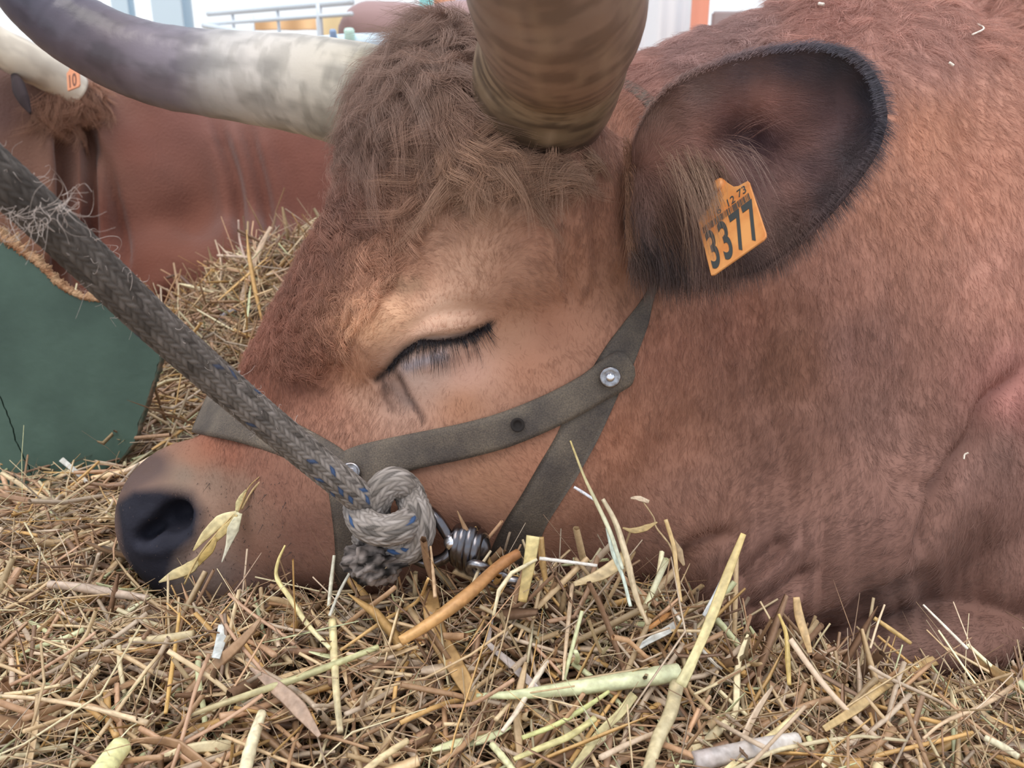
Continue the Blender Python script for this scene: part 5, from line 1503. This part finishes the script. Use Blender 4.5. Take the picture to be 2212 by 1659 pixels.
while cnt < 262 and tries < 4000:
    tries += 1
    px = rng.uniform(-20, 2230); py = rng.uniform(1290, 1665) if rng.random() < .8 else rng.uniform(1040, 1300)
    if py < 1290 and not (px < 300): continue
    if py < 1400 and 380 < px < 700: continue
    # meet the bed
    d = raydir(px, py); t = .35
    while t < 2 and (CAMP + d * t)[2] > float(gh(*(CAMP + d * t)[:2])) + .036: t += .004
    p = CAMP + d * t
    if in_hide([p], .012)[0]: continue
    me, L, pi_, kd_ = protos[rng.integers(len(protos))]
    el = rng.normal() * .28; az = rng.random() * 6.28
    dv = np.array([math.cos(el) * math.cos(az), math.cos(el) * math.sin(az), math.sin(el)]); p = p + np.array([0, 0, abs(math.sin(el)) * L * .3])
    if in_hide([p + dv * L * .5, p - dv * L * .5], .004).any(): continue
    o = bpy.data.objects.new('straw_stalk', me); o.location = p; o.rotation_euler = Euler((rng.random() * 6.28, -el, az), 'XYZ')
    C.objects.link(o)
    cn_ = ['tan', 'cream', 'golden', 'brown', 'greyish tan', 'pale', 'greenish', 'dark brown', 'orange-tan', 'light beige', 'dull tan', 'grey-brown'][pi_]
    nm_ = 'straw leaf' if kd_ else 'straw'
    sz_ = 'short' if L < .075 else ('long' if L > .1 else 'mid-length')
    ax, ay, _ = proj(p - dv * L * .5); bx, by, _ = proj(p + dv * L * .5)
    sl = math.degrees(math.atan2(-(by - ay), bx - ax)) % 180
    ori = 'level' if sl < 18 or sl > 162 else ('rising to the right' if sl < 65 else ('upright' if sl < 115 else 'rising to the left'))
    row = 'beside the board foot' if py < 1290 and px < 300 else ('near the cow' if py < 1420 else ('midway' if py < 1540 else 'at the bottom edge'))
    col_ = ['at far left', 'below the muzzle', 'below the knot', 'below the chain', 'below the throat', 'below the brisket', 'below the folded leg'][int(np.clip(px / 2212 * 7, 0, 6))]
    tag(o, f'{sz_} {cn_} {nm_} {ori} {col_} {row}'.replace('mid-length ', '').replace('greyish tan', 'greyish'), 'straw', 'loose straw stalks on the bedding'); cnt += 1


# stalks that can be picked out one by one
def bedD(px, py, lift=.03):
    d = raydir(px, py); t = .3
    while t < 3 and (CAMP + d * t)[2] > float(gh(*(CAMP + d * t)[:2])) + lift: t += .003
    return proj(CAMP + d * t)[2]
def piece(pts, wpx, col, label, kind='tube', name='straw_stalk', parent=None, D=None, sides=10, ends=(1, 1), col2=None, toward=0.0, cat='straw', noise=.22, split=False):
    """pts: pixel polyline, optional third value = distance; otherwise it rests on the bed"""
    q = []
    for p in pts:
        dd = p[2] if len(p) > 2 else (D if D else bedD(p[0], p[1], .058) - toward)
        q.append((p[0], p[1], dd))
    n = max(10, len(q) * 7); c = catmull(q, n) if kind != 'kink' else np.stack([np.interp(np.linspace(0, len(q) - 1, n), range(len(q)), [a[i] for a in q]) for i in range(3)], 1)
    path = np.stack([P(*a) for a in c]); t = np.linspace(0, 1, n)
    w = np.interp(t, np.linspace(0, 1, len(wpx)) if isinstance(wpx, (list, tuple)) else [0, 1], wpx if isinstance(wpx, (list, tuple)) else [wpx, wpx])
    r = w * c[:, 2] / F / 2
    fl = 1.0 if kind != 'blade' else .14
    if kind == 'blade':
        T = np.gradient(path, axis=0); T /= np.linalg.norm(T, axis=1)[:, None]
        view = path - CAMP; view /= np.linalg.norm(view, axis=1)[:, None]
        S1 = np.cross(T, view); S1 /= np.linalg.norm(S1, axis=1)[:, None]; S2 = np.cross(T, S1)
        th = np.arange(sides) * 2 * math.pi / sides
        v = path[:, None] + r[:, None, None] * (np.cos(th)[None, :, None] * S1[:, None] + .16 * np.sin(th)[None, :, None] * S2[:, None])
        # a shallow gutter along the blade
        v = v.reshape(-1, 3)
        i = np.arange(n - 1)[:, None] * sides; j = np.arange(sides)[None, :]; j2 = (j + 1) % sides
        f = [np.stack([i + j, i + j2, i + sides + j2, i + sides + j], -1).reshape(-1, 4), np.array([list(range(sides))[::-1], [(n-1)*sides + z for z in range(sides)]])]
    else:
        nodes = rng.random(2)
        r = r * (1 + .12 * np.exp(-((t - nodes[0]) / .02) ** 2))
        v, f, s, th = tube_geo(path, r, sides, True)
    me = mesh_np(name, v, f, M_STRAW)
    tt = np.repeat(t, sides); tt = np.concatenate([tt, [0, 1]]) if len(v) > n * sides else tt
    cc = lin(col)[None] * (1 - tt[:, None]) + lin(col2 or col)[None] * tt[:, None]
    fine = fbm(np.stack([tt * 14, np.tile(np.arange(sides) * 1.7, n + 1)[:len(v)] , tt * 0], 1), int(rng.integers(99)), 2)
    cc = cc * .85 + (cc @ np.array([.3, .6, .1]))[:, None] * .15
    vcol(me, np.clip(cc * (1 + (fine - .5) * noise * 4)[:, None] * 1.05, 0, 1))
    if parent is not None: return link(name, me, parent)
    o = obj_at(name, me, Vector(path[0])); tag(o, label, cat); return o

LST = [
 ([(1030, 1503), (1120, 1500), (1260, 1484), (1380, 1466), (1465, 1452)], [10, 22, 32, 36, 38], (206, 212, 160), 'thick pale green stem lying level across the middle of the foreground', 'tube', (222, 226, 180)),
 ([(928, 1215), (930, 1290), (945, 1370), (985, 1440), (1020, 1500), (1040, 1512)], [26, 34, 42, 42, 36, 26], (176, 134, 76), 'wide golden-brown leaf blade curving down to the pale green stem', 'blade', (190, 150, 88)),
 ([(1152, 1158, .60), (1143, 1220, .60), (1128, 1300, .60)], [30, 26, 20], (224, 204, 134), 'upright yellow stalk with a split top beside the chain', 'blade', (196, 166, 96)),
 ([(1168, 1160, .61), (1172, 1215, .61), (1180, 1262, .61)], [14, 16, 10], (186, 146, 80), 'short brown stalk just right of the split yellow stalk', 'tube', None),
 ([(865, 1385, .575), (930, 1345, .585), (1010, 1285, .60), (1075, 1225, .62), (1120, 1195, .63)], [22, 26, 30, 26, 22], (214, 160, 84), 'amber stick-like stem slanting up to the chain', 'tube', (176, 116, 62)),
 ([(1606, 1153, .585), (1572, 1240, .575), (1530, 1350, .56), (1490, 1440, .55), (1470, 1480, .545)], [12, 20, 22, 20, 26], (214, 184, 108), 'tall golden straw rising highest against the brisket', 'blade', (206, 196, 140)),
 ([(1596, 1170, .59), (1560, 1255, .585), (1520, 1330, .58)], [6, 10, 8], (206, 212, 216), 'thin silvery sliver beside the tall golden straw', 'blade', None),
 ([(1232, 952, .62), (1262, 1030, .615), (1288, 1085, .61), (1318, 1150, .60), (1345, 1230, .59)], [4, 6, 9, 10, 8], (206, 182, 104), 'fine yellow grass stem reaching up over the throat strap', 'tube', (206, 212, 190)),
 ([(1302, 1078, .615), (1330, 1130, .61), (1352, 1200, .60), (1375, 1290, .59), (1400, 1350, .58)], [9, 13, 15, 13, 9], (214, 196, 160), 'pale jointed straw beside the fine yellow grass stem', 'tube', (196, 170, 130)),
 ([(1312, 1140, .61), (1326, 1200, .60), (1345, 1245, .595), (1362, 1310, .59)], [9, 10, 8, 8], (206, 220, 206), 'thin whitish green straw crossing the pale jointed straw', 'tube', None),
 ([(1240, 1052, .625), (1258, 1063, .625), (1283, 1079, .62)], [6, 7, 6], (232, 232, 244), 'small white splinter in front of the throat', 'tube', None),
 ([(1362, 1076, .625), (1378, 1076, .622), (1402, 1084, .62)], [4, 12, 8], (206, 180, 150), 'small papery husk topmost beside the throat', 'blade', None),
 ([(1388, 1082, .622), (1412, 1118, .62), (1418, 1140, .618), (1445, 1175, .612), (1460, 1210, .605)], [3, 3, 4, 4, 5], (186, 156, 110), 'hair-thin stem under the small papery husk', 'tube', None),
 ([(1345, 1140, .62), (1365, 1146, .62), (1390, 1142, .62), (1420, 1128, .618)], [3, 13, 14, 3], (190, 160, 100), 'narrow dry leaf hanging on the hair-thin stem', 'blade', None),
 ([(1438, 1122, .60), (1455, 1180, .598), (1462, 1240, .59), (1470, 1300, .58)], [9, 10, 9, 9], (206, 172, 112), 'upright straw with a brown husk in front of the dewlap', 'tube', None),
 ([(1452, 1160, .60), (1466, 1195, .598), (1478, 1222, .595)], [4, 22, 5], (166, 138, 100), 'brown husk on the upright straw before the dewlap', 'blade', None),
 ([(388, 1325), (378, 1400), (368, 1470), (358, 1540)], [6, 9, 10, 8], (216, 170, 84), 'upright bright yellow straw in the left foreground', 'tube', None),
 ([(718, 1340), (722, 1420), (727, 1500), (735, 1580)], [18, 17, 16, 14], (234, 216, 152), 'light yellow vertical straw below the chin strap', 'tube', (206, 190, 150)),
 ([(616, 1178, .66), (601, 1212, .66), (598, 1248, .66), (625, 1290, .65), (665, 1350, .63), (712, 1400, .61)], [4, 8, 11, 11, 11, 9], (226, 204, 118), 'bent yellow straw in front of the muzzle', 'tube', (232, 222, 170)),
 ([(566, 1540), (552, 1580), (535, 1640), (522, 1700)], [20, 26, 28, 28], (240, 226, 184), 'thick cream straw at the bottom edge left of centre', 'tube', None),
 ([(262, 1612), (240, 1640), (200, 1700)], [46, 50, 50], (236, 232, 160), 'broad pale yellow straw end cut by the bottom edge', 'tube', None),
 ([(1500, 1645), (1580, 1628), (1650, 1612), (1722, 1598)], [42, 40, 38, 32], (178, 166, 164), 'thick grey hollow stem at the bottom right of centre', 'tube', (206, 198, 190)),
 ([(1728, 1535), (1680, 1578), (1620, 1622), (1560, 1670)], [12, 14, 14, 12], (232, 210, 150), 'pale straight straw above the thick grey stem', 'tube', None),
 ([(1182, 1428), (1150, 1480), (1118, 1535), (1085, 1580)], [12, 13, 12, 9], (232, 214, 190), 'whitish stick standing across the thick pale green stem', 'tube', None),
 ([(1315, 1494), (1262, 1530), (1200, 1566), (1128, 1594)], [8, 12, 11, 10], (206, 208, 130), 'green-yellow straw just below the thick pale green stem', 'tube', None),
 ([(1285, 1552), (1230, 1590), (1170, 1615), (1110, 1640)], [14, 15, 14, 10], (216, 206, 136), 'yellow-green straw lowest of the pair under the pale green stem', 'tube', None),
 ([(818, 1397), (740, 1428), (640, 1466), (540, 1500), (400, 1548)], [12, 15, 16, 15, 10], (206, 206, 146), 'long green-yellow stem slanting through the left foreground', 'tube', (186, 166, 120)),
 ([(280, 1384), (330, 1382), (418, 1371)], [14, 18, 20], (206, 186, 140), 'blunt hollow straw in front of the muzzle', 'tube', None),
 ([(105, 1262), (180, 1270), (260, 1284), (318, 1292)], [16, 20, 20, 14], (196, 172, 152), 'grey-pink straw lying left of the muzzle', 'tube', None),
 ([(483, 1350), (476, 1388), (466, 1422)], [22, 22, 18], (216, 222, 220), 'short bluish white flake of straw below the muzzle', 'blade', None),
 ([(540, 1442), (590, 1480), (640, 1525), (690, 1590)], [5, 30, 34, 10], (176, 146, 124), 'drooping brown leaf blade in the left foreground', 'blade', None),
 ([(10, 1500), (60, 1494), (130, 1480)], [8, 9, 7], (226, 200, 150), 'pale straw of the fork at the left edge, upper arm', 'tube', None),
 ([(0, 1503), (100, 1512), (200, 1530), (320, 1562)], [8, 10, 10, 14], (222, 192, 150), 'pale straw of the fork at the left edge, long lower arm', 'tube', None),
 ([(5, 1022, .95), (70, 1062, .93), (140, 1100, .90), (210, 1132, .87)], [10, 11, 11, 8], (216, 190, 146), 'pale straw across the foot of the green board', 'tube', None),
 ([(132, 992, .98), (165, 1020, .97), (198, 1052, .955)], [12, 10, 6], (196, 194, 186), 'grey-white straw standing against the green board', 'blade', None),
 ([(118, 1078, .94), (200, 1060, .95), (262, 1044, .955), (300, 1000, .96)], [9, 8, 8, 5], (176, 158, 140), 'greyish twig at the corner of the green board', 'kink', None),
 ([(1236, 1262), (1228, 1340), (1222, 1400), (1216, 1470)], [9, 10, 9, 5], (226, 196, 160), 'slim cream straw in the middle of the straw heap', 'tube', None),
 ([(1065, 1320), (1056, 1380), (1060, 1395), (1110, 1440), (1160, 1488)], [8, 10, 14, 20, 14], (180, 166, 160), 'grey-lilac bent leaf right of the golden-brown blade', 'blade', None),
 ([(1160, 1208, .60), (1105, 1238, .595), (1078, 1275, .59), (1066, 1330, .58)], [7, 10, 9, 6], (222, 206, 164), 'kinked pale straw in front of the chain', 'kink', None),
 ([(1165, 1206, .60), (1230, 1214, .60), (1290, 1222, .60)], [8, 8, 7], (222, 214, 206), 'white level straw right of the kinked pale straw', 'tube', None),
 ([(1350, 1205, .60), (1300, 1240, .595), (1240, 1262, .59)], [30, 26, 10], (196, 170, 122), 'thick crushed straw end under the pale jointed straw', 'blade', None),
 ([(1530, 1298), (1460, 1350), (1400, 1385), (1370, 1405)], [24, 20, 16, 10], (206, 206, 200), 'silvery flat straw in front of the dewlap', 'blade', None),
 ([(1500, 1285), (1440, 1330), (1385, 1370)], [10, 11, 9], (206, 140, 66), 'orange straw just above the silvery flat straw', 'tube', None),
 ([(1400, 1215), (1420, 1260), (1450, 1310), (1490, 1370), (1540, 1430), (1560, 1445)], [5, 7, 8, 8, 8, 6], (226, 218, 204), 'long whitish straw running down right below the dewlap', 'tube', None),
 ([(1720, 1290, .615), (1726, 1330, .61), (1740, 1375, .60), (1750, 1410, .59)], [14, 20, 18, 10], (196, 160, 104), 'splintered brown straw standing before the lowest part of the brisket', 'blade', None),
 ([(1682, 1326, .60), (1698, 1370, .595), (1702, 1430, .585), (1705, 1480, .575)], [6, 10, 12, 9], (206, 176, 92), 'yellow pointed straw left of the splintered brown straw', 'tube', None),
 ([(1780, 1575), (1850, 1530), (1910, 1480), (1990, 1436), (2080, 1420), (2130, 1440), (2212, 1492)], [14, 20, 22, 20, 22, 22, 20], (186, 156, 100), 'long arching leaf blade in the right foreground', 'blade', (216, 176, 112)),
 ([(1994, 1306, .62), (2040, 1352, .61), (2090, 1402, .60)], [4, 6, 7], (232, 220, 204), 'thin white straw leaning against the folded foreleg', 'tube', None),
 ([(1911, 1306, .62), (1895, 1350, .615), (1880, 1400, .60)], [4, 5, 5], (222, 196, 160), 'thin upright straw left of the thin white straw', 'tube', None),
 ([(1888, 1335, .62), (1925, 1360, .615), (1968, 1390, .61)], [9, 10, 8], (196, 160, 90), 'ochre straw leaning under the folded foreleg', 'tube', None),
 ([(1995, 1595), (2040, 1560), (2130, 1520), (2220, 1460)], [6, 9, 10, 11], (216, 184, 146), 'tan straw rising to the right edge', 'tube', None),
 ([(1560, 1672), (1680, 1620), (1780, 1600), (1860, 1590), (1960, 1600)], [8, 10, 9, 8, 6], (206, 190, 150), 'kinked straw near the bottom right', 'kink', None),
 ([(2128, 1594), (2168, 1614), (2200, 1635)], [14, 16, 14], (222, 212, 176), 'whitish short straw in the bottom right corner', 'tube', None),
 ([(1700, 1380), (1690, 1370), (1640, 1420), (1560, 1470), (1500, 1500)], [5, 7, 8, 8, 6], (216, 196, 150), 'pale straw slanting down left below the brisket', 'tube', None),
 ([(1370, 1500), (1340, 1540), (1290, 1590), (1230, 1680)], [20, 18, 18, 18], (200, 186, 130), 'olive straw crossing at the bottom centre', 'blade', None),
 ([(1462, 1480), (1448, 1540), (1420, 1600), (1395, 1680)], [32, 30, 28, 26], (206, 190, 146), 'wide upright straw below the right end of the pale green stem', 'tube', None),
 ([(880, 1600), (820, 1640), (760, 1690)], [14, 16, 16], (224, 200, 150), 'pale yellow straw at the bottom centre', 'tube', None),
 ([(1062, 1608), (1090, 1640), (1120, 1680)], [14, 15, 15], (216, 214, 160), 'greenish straw end at the bottom edge right of centre', 'tube', None),
 ([(780, 1250, .655), (820, 1240, .65), (842, 1236, .65)], [10, 11, 8], (196, 184, 116), 'olive straw end under the frayed rope', 'tube', None),
 ([(735, 1405), (830, 1340), (900, 1300), (925, 1250, .60)], [6, 8, 9, 6], (216, 170, 96), 'long thin orange-yellow straw rising to the golden-brown blade', 'tube', None),
 ([(722, 1200, .66), (715, 1260, .65), (710, 1310, .64)], [7, 9, 8], (206, 200, 176), 'short pale straw leaning on the chin strap', 'tube', None),
 ([(765, 1222, .655), (735, 1275, .65), (712, 1330, .63)], [6, 7, 7], (216, 212, 196), 'thin white straw crossing the chin strap', 'tube', None),
 ([(1060, 1190, .64), (1035, 1230, .63), (1010, 1290, .61)], [6, 8, 6], (206, 186, 150), 'straw leaning over the swivel', 'tube', None),
 ([(930, 1180, .63), (935, 1230, .62), (940, 1290, .60)], [5, 7, 9], (196, 160, 120), 'brown upright straw over the shackle', 'tube', None),
 ([(470, 690, 1.5), (500, 672, 1.5), (560, 668, 1.5), (610, 675, 1.5)], [9, 9, 8, 8], (150, 146, 156), 'thick grey looped stem on the straw heap behind the muzzle', 'tube', None),
 ([(472, 692, 1.5), (500, 708, 1.49), (560, 738, 1.47)], [7, 7, 6], (134, 112, 92), 'brown stem under the grey looped stem', 'tube', None),
 ([(360, 600, 1.75), (385, 592, 1.74), (412, 618, 1.72), (420, 625, 1.72), (470, 628, 1.7)], [6, 6, 7, 6, 6], (110, 80, 66), 'dark twisted weed against the second cow', 'kink', None),
 ([(585, 490, 1.55), (560, 540, 1.54), (530, 620, 1.52), (520, 660, 1.5)], [7, 12, 12, 9], (206, 176, 146), 'pale leaf sticking up from the heap behind the head', 'blade', None),
 ([(515, 475, 1.6), (518, 520, 1.6), (530, 560, 1.58)], [4, 5, 5], (186, 156, 140), 'thin stem topmost on the heap behind the head', 'tube', None),
 ([(470, 552, 1.6), (520, 555, 1.58), (560, 560, 1.55)], [6, 7, 6], (200, 172, 150), 'level straw on top of the heap behind the head', 'tube', None),
 ([(485, 855, 1.3), (505, 820, 1.32), (520, 800, 1.33)], [5, 6, 5], (226, 226, 232), 'short white straw between rope and noseband', 'tube', None),
]
for pts, w_, col, lab, kind, col2 in LST:
    piece(pts, w_, col, lab, kind, col2=col2, name='straw_leaf' if kind == 'blade' else 'straw_stalk')
# the oat ear lying on the muzzle
oat = bpy.data.objects.new('oat_spikelet', None); hd = hit(500, 1120)[2]; oat.location = V(345, 1255, hd - .03); C.objects.link(oat)
tag(oat, 'dry oat ear with pale papery husks held against the muzzle', 'oat ear')
D0 = hd - .022
for nm, pts, w_, c1, c2 in [
    ('stem', [(398, 1262), (430, 1200), (470, 1150), (505, 1110)], [4, 4, 4, 3], (206, 176, 110), None),
    ('husk', [(343, 1258), (375, 1242), (412, 1225), (438, 1196)], [3, 22, 26, 4], (214, 196, 142), (200, 176, 110)),
    ('husk', [(398, 1250), (425, 1218), (455, 1185), (470, 1150)], [2, 14, 18, 4], (196, 164, 84), None),
    ('husk', [(417, 1190), (445, 1155), (480, 1122), (515, 1105)], [3, 20, 26, 6], (224, 200, 132), (226, 212, 160)),
    ('husk', [(440, 1200), (460, 1170), (490, 1140), (512, 1112)], [3, 14, 18, 5], (206, 180, 112), None),
    ('husk', [(479, 1215), (492, 1180), (505, 1140), (518, 1108)], [2, 10, 26, 12], (232, 226, 206), (216, 210, 170)),
    ('husk', [(512, 1104), (518, 1085), (526, 1070), (532, 1058)], [8, 16, 14, 3], (206, 190, 130), None),
    ('awn', [(522, 1100), (545, 1060), (565, 1038), (585, 1010)], [5, 4, 6, 2], (196, 164, 110), None),
    ('awn', [(516, 1104), (536, 1055), (560, 1030)], [3, 3, 2], (186, 150, 90), None)]:
    piece([(x, y, D0 - .003 * random.random()) for x, y in pts], w_, c1, None, 'blade' if nm == 'husk' else 'tube', name=nm, parent=oat, col2=c2)
# bits of straw caught in the hair
for pts, w_, lab in [([(770, 212), (776, 204), (784, 198)], 6, 'tiny white chaff caught in the poll hair'), ([(2100, 75), (2125, 62), (2112, 52)], 4, 'bent straw bit on the back behind the ear'),
        ([(1768, 8), (1780, 10)], 7, 'white chaff on top of the neck'), ([(2082, 992), (2084, 982), (2092, 978)], 4, 'tiny straw bit on the shoulder'), ([(1795, 440), (1797, 462)], 4, 'white fleck on the neck below the ear rim'),
        ([(2050, 135), (2060, 142)], 6, 'small chaff flake on the upper neck'), ([(1105, 150), (1112, 158)], 9, 'pale chaff stuck to the near horn')]:
    q = []
    for x, y in pts:
        h = hit(x, y); q.append((x, y, (h[2] - .016) if h else .9))
    if lab.endswith('near horn'): q = [(1105, 142, .505), (1112, 158, .505)]
    piece(q, w_, (232, 220, 206), lab, 'tube', name='chaff', cat='straw')
